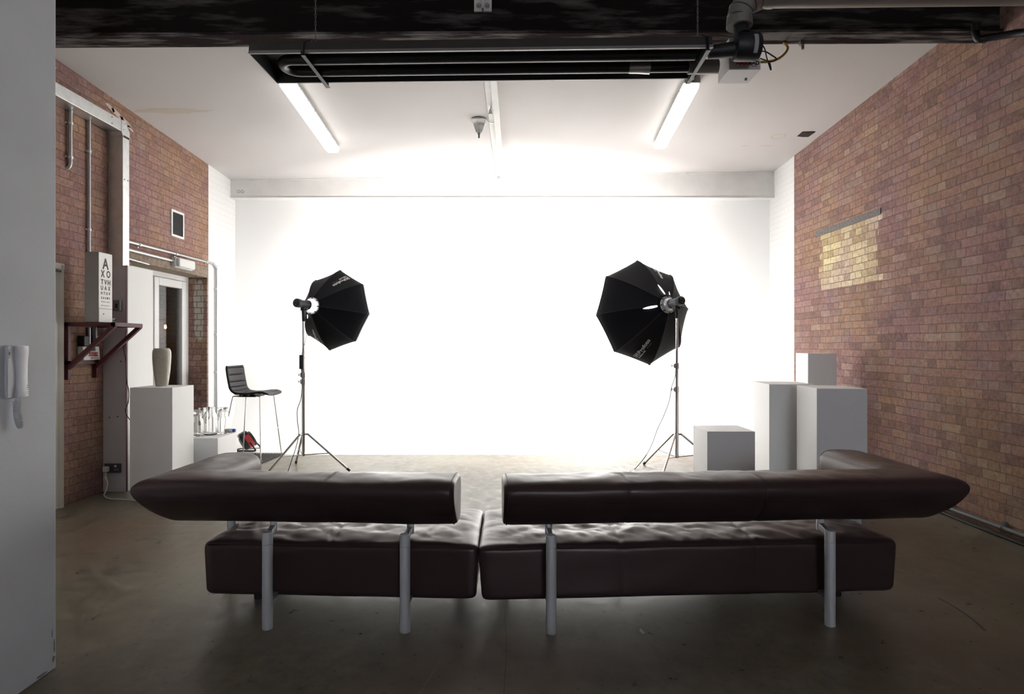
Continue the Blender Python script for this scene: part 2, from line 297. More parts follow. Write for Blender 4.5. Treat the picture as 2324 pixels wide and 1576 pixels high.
class MB:
    def __init__(s): s.bm = bmesh.new(); s.T = Matrix.Identity(4)
    def v(s, p): return s.bm.verts.new(s.T @ Vector(p))
    def face(s, vs, mi=0):
        try: f = s.bm.faces.new(vs)
        except ValueError: return None
        f.material_index = mi; return f
    def hexa(s, p, mi=0):
        v = [s.v(q) for q in p]
        for q in ((0, 3, 2, 1), (4, 5, 6, 7), (0, 1, 5, 4), (1, 2, 6, 5), (2, 3, 7, 6), (3, 0, 4, 7)): s.face([v[i] for i in q], mi)
        return s
    def box(s, a, b, mi=0):
        x0, x1 = sorted((a[0], b[0])); y0, y1 = sorted((a[1], b[1])); z0, z1 = sorted((a[2], b[2]))
        return s.hexa([(x0, y0, z0), (x1, y0, z0), (x1, y1, z0), (x0, y1, z0), (x0, y0, z1), (x1, y0, z1), (x1, y1, z1), (x0, y1, z1)], mi)
    def rings(s, rs, cap0=True, cap1=True, mi=0, close=True):
        R = [[s.v(p) for p in r] for r in rs]; n = len(R[0])
        for a, b in zip(R, R[1:]):
            for i in range(n if close else n - 1):
                j = (i + 1) % n; s.face((a[i], a[j], b[j], b[i]), mi)
        if cap0: s.face(list(reversed(R[0])), mi)
        if cap1: s.face(R[-1], mi)
        return s
    def tube(s, pts, r, seg=10, closed=False, mi=0):
        pts = [Vector(p) for p in pts]; n = len(pts); rad = r if isinstance(r, (list, tuple)) else [r] * n
        tans = []
        for i in range(n):
            a = pts[i - 1] if (i > 0 or closed) else pts[i]; b = pts[(i + 1) % n] if (i < n - 1 or closed) else pts[i]
            t = b - a; tans.append(t.normalized() if t.length > 1e-9 else Vector((0, 0, 1)))
        ref = Vector((0, 0, 1)) if abs(tans[0].z) < 0.9 else Vector((1, 0, 0))
        nrm = (ref - tans[0] * ref.dot(tans[0])).normalized(); R = []
        for i in range(n):
            t = tans[i]; nrm = nrm - t * nrm.dot(t)
            if nrm.length < 1e-6: nrm = t.orthogonal()
            nrm.normalize(); bi = t.cross(nrm)
            R.append([pts[i] + (nrm * math.cos(2 * PI * k / seg) + bi * math.sin(2 * PI * k / seg)) * rad[i] for k in range(seg)])
        if closed: R.append(R[0]); return s.rings(R, False, False, mi)
        return s.rings(R, True, True, mi)
    def cyl(s, a, b, r0, r1=None, seg=20, mi=0): return s.tube([a, b], [r0, r0 if r1 is None else r1], seg, mi=mi)
    def lathe(s, prof, c=(0, 0, 0), seg=32, mi=0, cap0=True, cap1=True):
        c = Vector(c)
        return s.rings([[c + Vector((r * math.cos(2 * PI * k / seg), r * math.sin(2 * PI * k / seg), z)) for k in range(seg)] for r, z in prof], cap0, cap1, mi)
    def prism(s, poly, axis, a, b, mi=0):
        "a closed outline in the two other axes, pushed from a to b along axis"
        def q(p, w):
            return {'x': (w, p[0], p[1]), 'y': (p[0], w, p[1]), 'z': (p[0], p[1], w)}[axis]
        return s.rings([[q(p, a) for p in poly], [q(p, b) for p in poly]], True, True, mi)
    def text(s, txt, size, mtx, align='LEFT', ext=0.0006, bold=0.0, mi=0):
        cu = bpy.data.curves.new('t', 'FONT'); cu.body = txt; cu.size = size; cu.align_x = align; cu.extrude = ext; cu.offset = bold; cu.resolution_u = 3
        ob = bpy.data.objects.new('t', cu); C.objects.link(ob)
        dg = bpy.context.evaluated_depsgraph_get(); me = bpy.data.meshes.new_from_object(ob.evaluated_get(dg))
        vs = [s.v(mtx @ v.co) for v in me.vertices]
        for p in me.polygons: s.face([vs[i] for i in p.vertices], mi)
        bpy.data.objects.remove(ob); bpy.data.curves.remove(cu); bpy.data.meshes.remove(me)
        return s
    def build(s, name, m, parent=None, smooth=True, bevel=0.0, seg=2, world=False, ang=35, solid=0.0):
        if world and parent is not None:
            s.bm.transform(ROOT[root_of(parent).name].inverted())
        bmesh.ops.recalc_face_normals(s.bm, faces=s.bm.faces)
        me = bpy.data.meshes.new(name); 
        for f in s.bm.faces: f.smooth = smooth
        s.bm.to_mesh(me); s.bm.free()
        for q in (m if isinstance(m, (list, tuple)) else [m]): me.materials.append(q)
        if smooth: me.set_sharp_from_angle(angle=math.radians(ang))
        o = bpy.data.objects.new(name, me); C.objects.link(o)
        if parent is not None: o.parent = parent
        if solid:
            so = o.modifiers.new('Solid', 'SOLIDIFY'); so.thickness = solid; so.offset = 0
        if bevel:
            bv = o.modifiers.new('Bevel', 'BEVEL'); bv.width = bevel; bv.segments = seg; bv.limit_method = 'ANGLE'; bv.angle_limit = math.radians(40)
            bv.harden_normals = False
        return o

ROOT = {}
def root_of(o):
    while o.parent: o = o.parent
    return o
def tag(o, label, cat, group=None, kind=None):
    o['label'] = label; o['category'] = cat
    if group: o['group'] = group
    if kind: o['kind'] = kind
    return o
def thing(name, label, cat, loc=(0, 0, 0), rot=0.0, group=None):
    o = bpy.data.objects.new(name, None); C.objects.link(o); o.empty_display_size = 0.1
    o.location = loc; e = Euler((0, 0, rot)) if isinstance(rot, (int, float)) else Euler(rot); o.rotation_euler = e
    ROOT[o.name] = Matrix.Translation(Vector(loc)) @ e.to_matrix().to_4x4()
    return tag(o, label, cat, group)
def struct(o): o['kind'] = 'structure'; return o
def single(o, label, cat, group=None): return tag(o, label, cat, group)
def copy_tree(o, parent=None):
    c = o.copy(); C.objects.link(c)
    if parent is not None: c.parent = parent
    for ch in list(o.children): copy_tree(ch, c)
    return c

# ------------------------------------------------------------------ the room shell
XL, XR = -3.92, 3.65
def ceil_z(x, y): return 3.81 + 0.0156 * (x + 3.92) - 0.048 * (y - 6.5)

b = MB(); b.box((-9, -8.3, -0.2), (4.2, 15, 0)); floor = struct(b.build('floor', M['floor'], smooth=False))

b = MB()
def slab(x0, x1, y0, y1, t=0.12):
    lo = [(x0, y0), (x1, y0), (x1, y1), (x0, y1)]
    b.hexa([(x, y, ceil_z(x, y)) for x, y in lo] + [(x, y, ceil_z(x, y) + t) for x, y in lo])
slab(-4.3, 4.2, 4.67, 9.6)
b.box((-4.3, -8.3, 4.42), (4.2, 4.67, 4.54))
b.box((-4.3, 4.67, 4.1), (4.2, 4.71, 4.54))
ceiling = struct(b.build('ceiling', M['ceil'], smooth=False))

# left wall: brick, the door opening, and the white painted return by the backdrop
b = MB()
XO = -4.32
b.box((XO, 2.68, 0), (XL, 6.35, 4.3)); b.box((XO, 6.35, 2.40), (XL, 7.93, 4.3))
b.box((XO, 7.93, 0.58), (XL, 7.965, 4.3), 2); b.box((XO, 7.93, 0), (XL, 7.965, 0.58), 1)
b.box((XO, 7.965, 0), (XL, 9.6, 4.3), 1)
wl = struct(b.build('wall_left', [M['brick'], M['wbrick'], M['reveal']], smooth=False))
for p_ in wl.data.polygons:                                    # the jamb end is bare brick, the room face painted edge is not
    if p_.material_index == 2 and abs(p_.normal.x) > 0.5: p_.material_index = 0
b = MB(); b.box((XR, -8.3, 0), (XR + 0.3, 7.98, 4.5), 0); b.box((XR, 7.98, 0), (XR + 0.3, 9.6, 4.3), 1)
struct(b.build('wall_right', [M['brick_r'], M['wbrick']], smooth=False))

def floor_strip(name, pts, w, m, seed):
    mb = MB(); pts = catmull(pts, 14); L_, R_ = [], []
    for k, p in enumerate(pts):
        t = (pts[min(k + 1, len(pts) - 1)] - pts[max(k - 1, 0)]).normalized(); q = Vector((-t.y, t.x, 0)); j = .012 * noise.noise(Vector((p.x * 3, p.y * 3, seed))); ww = w * (.6 + .8 * abs(noise.noise(Vector((p.x * 9, p.y * 9, seed + 4)))))
        if k in (0, len(pts) - 1): ww = .0002
        c = p + q * j; L_.append(mb.v((c.x + q.x * ww, c.y + q.y * ww, .0006))); R_.append(mb.v((c.x - q.x * ww, c.y - q.y * ww, .0006)))
    for k in range(len(pts) - 1): mb.face([L_[k], L_[k + 1], R_[k + 1], R_[k]])
    mb.build(name, m, floor, smooth=False)
floor_strip('crack', [(-.035, 3.6, 0), (-.03, 2.9, 0), (-.028, 2.2, 0), (-.03, 1.2, 0)], .0016, M['floormark'], 1)
floor_strip('crack', [(-3.0, 4.86, 0), (-2.4, 4.83, 0), (-1.9, 4.78, 0), (-1.0, 4.80, 0), (.5, 4.84, 0)], .0022, M['floormark'], 2)
floor_strip('scuff', [(2.36, 3.42, 0), (2.37, 3.30, 0), (2.36, 3.15, 0), (2.32, 3.02, 0)], .011, M['floormark'], 3)
floor_strip('scratch', [(1.95, 3.62, 0), (2.2, 3.36, 0), (2.45, 3.1, 0), (2.75, 2.85, 0)], .0016, M['floorscr'], 4)
floor_strip('scratch', [(.9, 2.55, 0), (1.2, 2.57, 0), (1.6, 2.53, 0)], .0012, M['floorscr'], 6)
floor_strip('scratch', [(-.32, 2.75, 0), (-.36, 2.5, 0), (-.42, 2.25, 0)], .0025, M['floorscr'], 7)
# white backdrop: painted floor strip, cove and wall in one sweep
prof = [(7.92, 0.0004), (7.95, 0.004)] + [(8.12, 0.008)] + [(8.12 + 0.62 * math.sin(a), 0.008 + 0.62 - 0.62 * math.cos(a)) for a in [PI / 2 * k / 16 for k in range(1, 17)]] + [(8.74, 4.2)]
b = MB()
x0, x1 = XL + 0.001, XR - 0.001
for (ya, za), (yb, zb) in zip(prof, prof[1:]):
    b.face([b.v((x0, ya, za)), b.v((x1, ya, za)), b.v((x1, yb, zb)), b.v((x0, yb, zb))])
bmesh.ops.remove_doubles(b.bm, verts=b.bm.verts, dist=1e-5)
b.box((x0, 8.76, 0), (x1, 8.95, 4.2))
struct(b.build('wall_back', M['cyc'], ang=60))

b = MB(); b.box((-4.32, -8.3, 0), (-1.98, 2.68, 4.5)); partition = struct(b.build('wall_partition', M['plaster'], smooth=False, bevel=0.006))
for (cy_, cz_, ry, rz, sd) in ((2.668, .10, .005, .030, 1), (2.664, .045, .009, .014, 5), (2.655, .16, .003, .02, 7), (2.60, .012, .03, .006, 9)):
    mb = MB(); pts = []
    for k in range(24):
        a = 2 * PI * k / 24; q = 1 + .4 * noise.noise(Vector((math.cos(a) * 2 + sd, math.sin(a) * 2, sd))); pts.append(mb.v((-1.9792, cy_ + ry * q * math.cos(a), max(.001, cz_ + rz * q * math.sin(a)))))
    mb.face(pts); mb.build('paint_chip', M['chip'], partition, smooth=False)
# outside the glazed door: brick yard wall; added roof and ends block sky light
b = MB(); b.box((-6.3, 5.4, 0), (-6.0, 14.0, 3.2)); b.box((-6.0, 5.4, 3.0), (XO, 14.0, 3.2)); b.box((-6.0, 5.2, 0), (XO, 5.4, 3.2)); b.box((-6.0, 14.0, 0), (XO, 14.2, 3.2)); b.box((XO - .01, 9.4, 0), (XO + .2, 14.0, 3.2))
struct(b.build('wall_outside', M['brick'], smooth=False))
# the end of the room behind the viewer: a wall with a high window added for cool fill light
WX0, WX1, WZ0, WZ1, WY = 1.5, 3.5, 2.35, 4.3, -8.0
b = MB(); b.box((-1.98, WY - .3, 0), (XR, WY, WZ0)); b.box((-1.98, WY - .3, WZ1), (XR, WY, 4.45)); b.box((-1.98, WY - .3, WZ0), (WX0, WY, WZ1)); b.box((WX1, WY - .3, WZ0), (XR, WY, WZ1))
struct(b.build('wall_front', M['white'], smooth=False))
b = MB()
for k in range(5): x = WX0 + (WX1 - WX0 - .05) * k / 4; b.box((x, WY - .2, WZ0), (x + .05, WY - .14, WZ1))
b.box((WX0, WY - .2, WZ0), (WX1, WY - .14, WZ0 + .05)); b.box((WX0, WY - .2, WZ1 - .05), (WX1, WY - .14, WZ1)); b.box((WX0, WY - .2, 3.3), (WX1, WY - .14, 3.34))
struct(b.build('fill_window_1', M['white'], smooth=False))

# lintels
b = MB(); b.box((XO, 6.30, 2.275), (XL + 0.006, 7.95, 2.40)); struct(b.build('trim_1', M['concrete'], smooth=False))
b = MB()
b.box((XR - 0.008, 6.10, 2.70), (XR + 0.1, 7.41, 2.765)); struct(b.build('trim_2', M['concrete_g'], smooth=False))

# ceiling marks: an open hole and stains with outlines of their own
b = MB(); 
def ceil_quad(mb, x0, x1, y0, y1, dz=0.002):
    mb.face([mb.v((x, y, ceil_z(x, y) - dz)) for x, y in ((x0, y0), (x0, y1), (x1, y1), (x1, y0))])
def ceil_pt(px, py):
    # where the ray through a pixel meets the ceiling plane
    dx, dz = (px - CX) / F, (CY - py) / F
    y = (3.81 + 0.0156 * 3.92 + 0.048 * 6.5 - H) / (dz - 0.0156 * dx + 0.048)
    return dx * y, y
hx, hy = ceil_pt(1828, 305)
b.box((hx - 0.075, hy - 0.085, ceil_z(hx, hy) - 0.004), (hx + 0.075, hy + 0.085, ceil_z(hx, hy) + 0.02))
b.build('hole', M['slotdark'], ceiling, smooth=False)
def ceil_ring(px, py, rx, ry, w, m, name='stain'):
    cx, cy = ceil_pt(px, py); mb = MB(); n = 40
    def rv(q): 
        x, y = cx + (rx - q) * math.cos(2 * PI * k / n), cy + (ry - q) * math.sin(2 * PI * k / n); return mb.v((x, y, ceil_z(x, y) - 0.0006))
    o_, i_ = [], []
    for k in range(n): o_.append(rv(0)); i_.append(rv(w))
    for k in range(n): mb.face([o_[k], o_[(k + 1) % n], i_[(k + 1) % n], i_[k]])
    mb.build(name, m, ceiling, smooth=False)
ceil_ring(1767, 310, 0.085, 0.085, 0.022, M['stain']); ceil_ring(1484, 297, 0.040, 0.05, 0.006, M['rust']); ceil_ring(1527, 220, 0.035, 0.05, 0.004, M['rust'])
def ceil_blot(px, py, rx, ry, seed, m):
    cx, cy = ceil_pt(px, py); mb = MB(); n = 48
    pts = []
    for k in range(n):
        a = 2 * PI * k / n; q = 1 + 0.55 * noise.noise(Vector((math.cos(a) * 2.5 + seed, math.sin(a) * 2.5, seed)))
        x, y = cx + rx * q * math.cos(a), cy + ry * q * math.sin(a); pts.append(mb.v((x, y, ceil_z(x, y) - 0.0006)))
    mb.face(pts); mb.build('stain', m, ceiling, smooth=False)
ceil_blot(390, 252, 0.36, 0.06, 3.1, M['stain']); ceil_blot(1740, 331, 0.10, 0.02, 9.7, M['stain']); ceil_blot(1690, 331, 0.06, 0.015, 5.7, M['stain'])
mb = MB()
for (xa, ya), (xb, yb) in (((-2.13 + 0.12, 6.55), (-2.0, 6.9)), ((-2.0, 6.9), (-1.78, 6.9)), ((-1.78, 6.9), (-1.80, 6.62))):
    d = Vector((xb - xa, yb - ya, 0)).normalized(); w = Vector((-d.y, d.x, 0)) * 0.0014
    q = [Vector((xa, ya, 0)) + w, Vector((xb, yb, 0)) + w, Vector((xb, yb, 0)) - w, Vector((xa, ya, 0)) - w]
    mb.face([mb.v((p.x, p.y, ceil_z(p.x, p.y) - 0.0006)) for p in q])
mb.build('crack', M['rust'], ceiling, smooth=False)
for (sy, sz, ry, rz, sd) in ((6.02, .11, .075, .020, 1.1), (6.12, .13, .10, .028, 2.3), (6.25, .155, .085, .024, 3.7), (6.33, .19, .05, .016, 5.1), (5.28, .075, .022, .018, 6.6)):
    mb = MB(); zc = ceil_z(XL, sy) - sz; pts = []
    for k in range(36):                                         # paint smears on the brick under the ceiling
        a = 2 * PI * k / 36; q = 1 + .3 * noise.noise(Vector((math.cos(a) * 2 + sd, math.sin(a) * 2, sd * 3)))
        pts.append(mb.v((XL + .004, sy + ry * q * math.cos(a), zc + rz * q * math.sin(a) - .25 * ry * q * math.cos(a))))
    mb.face(pts); mb.build('paint_smear', M['smear'], wl, smooth=False)

# ------------------------------------------------------------------ doors
# glazed white door set back in the left wall
d2 = bpy.data.objects.new('door_2', None); C.objects.link(d2); struct(d2); d2.location = (-4.16, 7.2, 0); ROOT[d2.name] = Matrix.Translation((-4.16, 7.2, 0))
XD = -4.157
b = MB()
b.box((XD - 0.07, 6.35, 2.215), (XD, 7.93, 2.285)); b.box((XD - 0.07, 7.855, 0), (XD, 7.93, 2.215)); b.box((XD - 0.07, 6.35, 0), (XD, 6.42, 2.215)); b.box((XD - 0.07, 6.42, 0), (XD, 7.855, 0.05))
b.box((XD - 0.07, 7.09, 0.05), (XD, 7.15, 2.215))
b.build('frame', M['upvc'], d2, smooth=False, bevel=0.006, world=True)
for (ya, yb) in ((7.155, 7.85), (6.425, 7.085)):
    b = MB(); w = 0.095; z0, z1 = 0.055, 2.21
    b.box((XD - 0.06, ya, z0), (XD + 0.012, ya + w, z1)); b.box((XD - 0.06, yb - w, z0), (XD + 0.012, yb, z1))
    b.box((XD - 0.06, ya + w, z1 - w), (XD + 0.012, yb - w, z1)); b.box((XD - 0.06, ya + w, z0), (XD + 0.012, yb - w, z0 + 0.14))
    sash = b.build('sash', M['upvc'], d2, smooth=False, bevel=0.008, world=True)
    b = MB(); b.box((XD - 0.035, ya + w - 0.01, z0 + 0.13), (XD - 0.025, yb - w + 0.01, z1 - w + 0.01)); b.build('pane', M['pane'], sash, smooth=False, world=True)
# old white door, mostly behind the partition
d1 = bpy.data.objects.new('door_1', None); C.objects.link(d1); struct(d1); d1.location = (XL, 5.0, 0); ROOT[d1.name] = Matrix.Translation((XL, 5.0, 0))
b = MB()
prof = [(XL, 0), (XL + 0.03, 0), (XL + 0.045, 0.02), (XL + 0.03, 0.045), (XL + 0.018, 0.06), (XL + 0.012, 0.1), (XL, 0.1)]
b.prism([(x, 5.355 - t) for x, t in prof], 'z', 0, 2.10); b.prism([(x, 4.45 + t) for x, t in prof], 'z', 0, 2.10); b.box((XL, 4.45, 2.06), (XL + 0.035, 5.355, 2.11))
b.build('frame', M['oldwhite'], d1, smooth=False, world=True)
b = MB(); b.box((XL + 0.001, 4.555, 0.01), (XL + 0.012, 5.25, 2.05)); leaf = b.build('door_leaf', M['oldwhite'], d1, smooth=False, world=True, bevel=0.002)
for z in (0.25, 1.35): b = MB(); b.cyl((XL + 0.018, 5.252, z), (XL + 0.018, 5.252, z + 0.09), 0.009); b.build('hinge', M['oldwhite'], leaf, world=True)
b = MB(); b.box((XL + 0.036, 5.12, 2.03), (XL + 0.05, 5.30, 2.045)); b.build('door_closer', M['heater'], d1, world=True)

# ------------------------------------------------------------------ steel beams
b = MB()
def tilt(p): return (p[0], p[1], p[2] + 0.0050 * (p[0] + 3.4) * (1 if p[2] < 4.2 else 0))
def tbox(mb, a, c): 
    x0, y0, z0 = a; x1, y1, z1 = c
    mb.hexa([tilt(q) for q in [(x0, y0, z0), (x1, y0, z0), (x1, y1, z0), (x0, y1, z0), (x0, y0, z1), (x1, y0, z1), (x1, y1, z1), (x0, y1, z1)]])
root = thing('steel_beam', 'black scuffed steel beam spanning the room over the hanging heater', 'beam', (0, 4.67, 3.7))
b = MB(); tbox(b, (XL, 4.58, 3.702), (XR, 4.765, 3.722)); b.build('flange', M['beam_fl'], root, smooth=False, world=True)
b = MB(); tbox(b, (XL, 4.615, 3.722), (XR, 4.635, 4.42)); b.build('web', M['beam'], root, smooth=False, world=True)
pl = MB(); a = P(1076, 26, 4.60); c = P(1116, -40, 4.60)
pl.box((a.x, 4.595, a.z), (c.x, 4.614, c.z)); pm = (a.x + c.x) / 2
pl.box((pm - 0.008, 4.55, a.z), (pm + 0.008, 4.6, c.z))
plate = pl.build('bracket_plate', M['oldwhite'], root, smooth=False, world=True, bevel=0.003); plate['label'] = 'off-white bolted bracket plate'
for sx in (-0.032, 0.032):
    q = MB(); q.cyl((pm + sx, 4.597, a.z + 0.04), (pm + sx, 4.578, a.z + 0.04), 0.014, seg=6); q.cyl((pm + sx, 4.598, a.z + 0.04), (pm + sx, 4.592, a.z + 0.04), 0.02, seg=20)
    q.build('bolt', M['lintel_w'], plate, world=True)

root = thing('steel_beam', 'white painted steel beam across the top of the white backdrop', 'beam', (0, 8.66, 3.47))
zt = 3.72
b = MB(); b.hexa([(XL, 8.59, 3.465), (XR, 8.59, 3.465), (XR, 8.74, 3.465), (XL, 8.74, 3.465), (XL, 8.59, ceil_z(XL, 8.59)), (XR, 8.59, ceil_z(XR, 8.59)), (XR, 8.74, ceil_z(XR, 8.74)), (XL, 8.74, ceil_z(XL, 8.74))]); b.build('web', M['beam_w'], root, smooth=False, world=True)
b = MB(); b.box((XL, 8.575, 3.455), (XR, 8.74, 3.468)); b.build('bottom_flange', M['beam_w'], root, smooth=False, world=True, bevel=.002)
b = MB(); 
for k in range(9):
    x = -3.6 + k * 0.86; zq = ceil_z(x, 8.58); b.box((x, 8.572, zq - .026), (x + 0.03, 8.60, zq - .010))
b.hexa([(x_, y_, ceil_z(x_, y_) - q_) for q_ in (.012, .0) for x_, y_ in ((XL, 8.58), (XR, 8.58), (XR, 8.74), (XL, 8.74))]); b.build('top_flange', M['beam_w'], root, smooth=False, world=True)
b = MB()
for px in (541, 550): 
    p = P(px, 435, 8.588); b.tube([p + Vector((0.02 * math.cos(2 * PI * k / 14), 0, 0.02 * math.sin(2 * PI * k / 14))) for k in range(14)], 0.003, 5, closed=True)
b.build('painted_mark', M['lintel_w'], root, world=True)

# purlin on the ceiling, running towards the backdrop
root = thing('ceiling_batten', 'white steel batten running down the middle of the ceiling', 'batten', (-0.18, 7.1, 3.75))
ya, yb = 4.8, 8.57
def bat(x0, x1, z0, z1, m, name):
    q = MB(); q.hexa([(x0 - 0.01 + (0 if k in (0, 1, 4, 5) else 0.05), (ya if k in (0, 1, 4, 5) else yb), 0) for k in range(8)])
    q.bm.verts.ensure_lookup_table()
    for k, v in enumerate(q.bm.verts):
        left = k in (0, 3, 4, 7); top = k >= 4; y = ya if k in (0, 1, 4, 5) else yb; sh = 0.0 if y == ya else 0.05
        x = (x0 if left else x1) + sh; v.co = (x, y, ceil_z(x, y) - (z0 if top else z1))
    q.build(name, m, root, smooth=False, world=True, bevel=0.003)
bat(-0.275, -0.215, 0.0, 0.02, M['beam_w'], 'flange'); bat(-0.215, -0.150, 0.0, 0.075, M['beam_w'], 'channel')

# ------------------------------------------------------------------ sofas
SEC = [(.03, .51), (.10, .497), (.165, .505), (.235, .565), (.283, .632), (.302, .678), (.290, .714), (.245, .737), (.15, .744), (.065, .742), (.018, .722), (.0, .672), (.008, .58)]
SECP = [(p.x, p.y) for p in catmull([(u, h, 0) for u, h in SEC], 5, closed=True)]
SCU = sum(p[0] for p in SECP) / len(SECP); SCH = sum(p[1] for p in SECP) / len(SECP)
def wrinkle(p, top, seed):
    w = 0.0035 * noise.noise(Vector((p.x * 4 + seed, p.y * 9, p.z * 9)))
    if top > 0: w += top * (0.016 * abs(noise.noise(Vector((p.x * 6 + p.y * 5 + seed, p.y * 6.5 - p.x * 3.2, 3.3)))) + 0.007 * abs(noise.noise(Vector((p.x * 14 + p.y * 13 + seed, p.y * 13 - p.x * 8, 7.3)))) - 0.006)
    return w
def make_sofa(label, loc, rot, flip, L, end_free, seat0, seat1, xin, arm_y, seams_b, seams_s):
    """local x runs along the sofa from the free end (x = 0 is the post by the free end, going to the arm), y away from the viewer.
    flip = -1 for an arm on the left."""
    s = flip
    root = thing('sofa', label, 'sofa', loc, rot, 'two halves of the brown leather sofa')
    X = lambda x: s * x
    # back cushion: free end -> mitred corner -> arm end
    st = []
    x_free = -end_free
    def ring_b(x, sc=1.0): return [(X(x), .25 - (SCU + (u - SCU) * sc), SCH + (h - SCH) * sc) for u, h in SECP]
    def ring_a(y, sc=1.0): return [(X(xin + SCU + (u - SCU) * sc), y, SCH + (h - SCH) * sc) for u, h in SECP]
    def lerp(ra, rb, t): return [tuple(a + (c - a) * t for a, c in zip(p, q)) for p, q in zip(ra, rb)]
    mitre = [(X(xin + u), .25 - u, h) for u, h in SECP]
    rs = [ring_b(x_free, .80), ring_b(x_free, .90), ring_b(x_free + .006, .962), ring_b(x_free + .02, .99), ring_b(x_free + .045, 1.0)]
    n = int((xin - x_free - .1) / .015); xe = xin - .05
    base = ring_b(x_free + .045)
    for k in range(1, n + 1):
        x = x_free + .045 + (xe - x_free - .045) * k / n
        sc = 1.0
        for q in seams_b:
            if abs(x - q) < .014: sc = .985
        rs.append(ring_b(x, sc))
    r1 = ring_b(xe); r2 = ring_a(.25 + .05)
    for t in (.35, .7, .92): rs.append(lerp(r1, mitre, t))
    rs.append(mitre)
    for t in (.08, .3, .65): rs.append(lerp(mitre, r2, t))
    m_ = int((arm_y - .36) / .025)
    for k in range(m_ + 1): rs.append(ring_a(.30 + (arm_y - .045 - .30) * k / m_))
    rs += [ring_a(arm_y - .02, .985), ring_a(arm_y - .006, .955), ring_a(arm_y, .90), ring_a(arm_y, .78)]
    out = []
    for i, r in enumerate(rs):
        q = []
        for (x, y, z) in r:
            p = Vector((x, y, z)); top = max(0, (z - .70) / .04)
            dz = wrinkle(p, min(top, 1) * .42, 2.0 + 7 * (flip > 0)); p.z += dz; p.y += dz * .6; q.append(p)
        out.append(q)
    b = MB(); b.rings(out); cushion = b.build('back_cushion', M['leather'], root, ang=70)
    # piping and seams of the back
    b = MB()
    b.tube([Vector(p) * 1 for p in ring_b(x_free + .018, .988)], .0028, 5, closed=True)
    b.tube([Vector(p) for p in ring_a(arm_y - .02, .982)], .0016, 5, closed=True)
    for q in seams_b:
        b.tube([Vector(p) for p in ring_b(q - .005, .984)], .0014, 4, closed=True); b.tube([Vector(p) for p in ring_b(q + .005, .984)], .0014, 4, closed=True)
    ln = []
    for k in range(40): ln.append(Vector((X(x_free + .02 + (xin + .2 - x_free) * k / 39), .25 - .2810, .628)))
    b.tube(ln, .0016, 4)
    b.build('seam', M['seam'], cushion)
    # seat block
    W = .725; y0, y1, z0, z1 = .078, .078 + W, .125, .395
    def rect(sc_x, ins):
        pts = []; r = .03
        a0, a1, c0, c1 = y0 + ins, y1 - ins, z0 + ins * .7, z1 - ins * .35
        for cx_, cy_, a in ((a1 - r, c0 + r, -PI / 2), (a1 - r, c1 - r, 0), (a0 + r, c1 - r, PI / 2), (a0 + r, c0 + r, PI)):
            for k in range(5): pts.append((cx_ + r * math.cos(a + PI / 8 * k), cy_ + r * math.sin(a + PI / 8 * k)))
        out = []
        for i, p in enumerate(pts):
            q = pts[(i + 1) % len(pts)]; d = math.hypot(q[0] - p[0], q[1] - p[1]); nn = max(1, int(d / .017))
            for k in range(nn): out.append((p[0] + (q[0] - p[0]) * k / nn, p[1] + (q[1] - p[1]) * k / nn))
        return out
    N0 = len(rect(1, 0)); rs = []
    xs = [seat0, seat0, seat0 + .006, seat0 + .02, seat0 + .045]; ins = [.045, .022, .010, .003, 0]
    n = int((seat1 - seat0 - .09) / .014)
    xs += [seat0 + .045 + (seat1 - seat0 - .09) * k / n for k in range(1, n)]; ins += [0] * (n - 1)
    xs += [seat1 - .045, seat1 - .02, seat1 - .006, seat1, seat1]; ins += [0, .003, .010, .022, .045]
    base = rect(1, 0)
    mid = (seat0 + seat1) / 2; half = (seat1 - seat0) / 2
    for x, q in zip(xs, ins):
        cyy, czz = (y0 + y1) / 2, (z0 + z1) / 2
        ring = []
        ed = max(0.0, 1 - ((x - mid) / half) ** 8)
        gro = min([abs(x - t) for t in seams_s] + [9])
        for (y, z) in base:
            fy = 1 - q / (W / 2); fz = 1 - q * .75 / ((z1 - z0) / 2)
            yy = cyy + (y - cyy) * fy; zz = czz + (z - czz) * fz
            v = min(1, max(0, (z - (z1 - .03)) / .03))
            crown = .030 * v * ed * (1 - abs((y - cyy) / (W / 2)) ** 4)
            p = Vector((X(x), yy, zz + crown))
            wv = wrinkle(p, v * ed * 1.15 * (1 - abs((y - cyy) / (W / 2)) ** 6), 11.0 + 5 * (flip > 0))
            p.z += wv * (1 if v > 0 else .3); 
            if v <= 0 and y < cyy: p.y += wv * 1.0
            if gro < .014: p.z -= .006 * v; p.y += .0012 * (1 - v) * (1 if y < cyy else -1)
            k = (z - z0) / (z1 - z0); p.x = X(mid + (x - mid) * (1 - .016 * (1 - k)) + .056 * (yy - y0) * max(0, 1 - (x - seat0) / .45))
            ring.append(p)
        rs.append(ring)
    b = MB(); b.rings(rs); seat = b.build('seat_cushion', M['leather'], root, ang=70)
    b = MB()
    b.tube([(X(seat0 + .03 + (seat1 - seat0 - .06) * k / 30), y0 + .004, z1 - .012) for k in range(31)], .0032, 5)
    for t in seams_s:
        b.tube([(X(t), y0 + .003, z0 + .03 + (z1 - .05 - z0) * k / 8) for k in range(9)], .0018, 4)
    b.build('seam', M['seam'], seat)
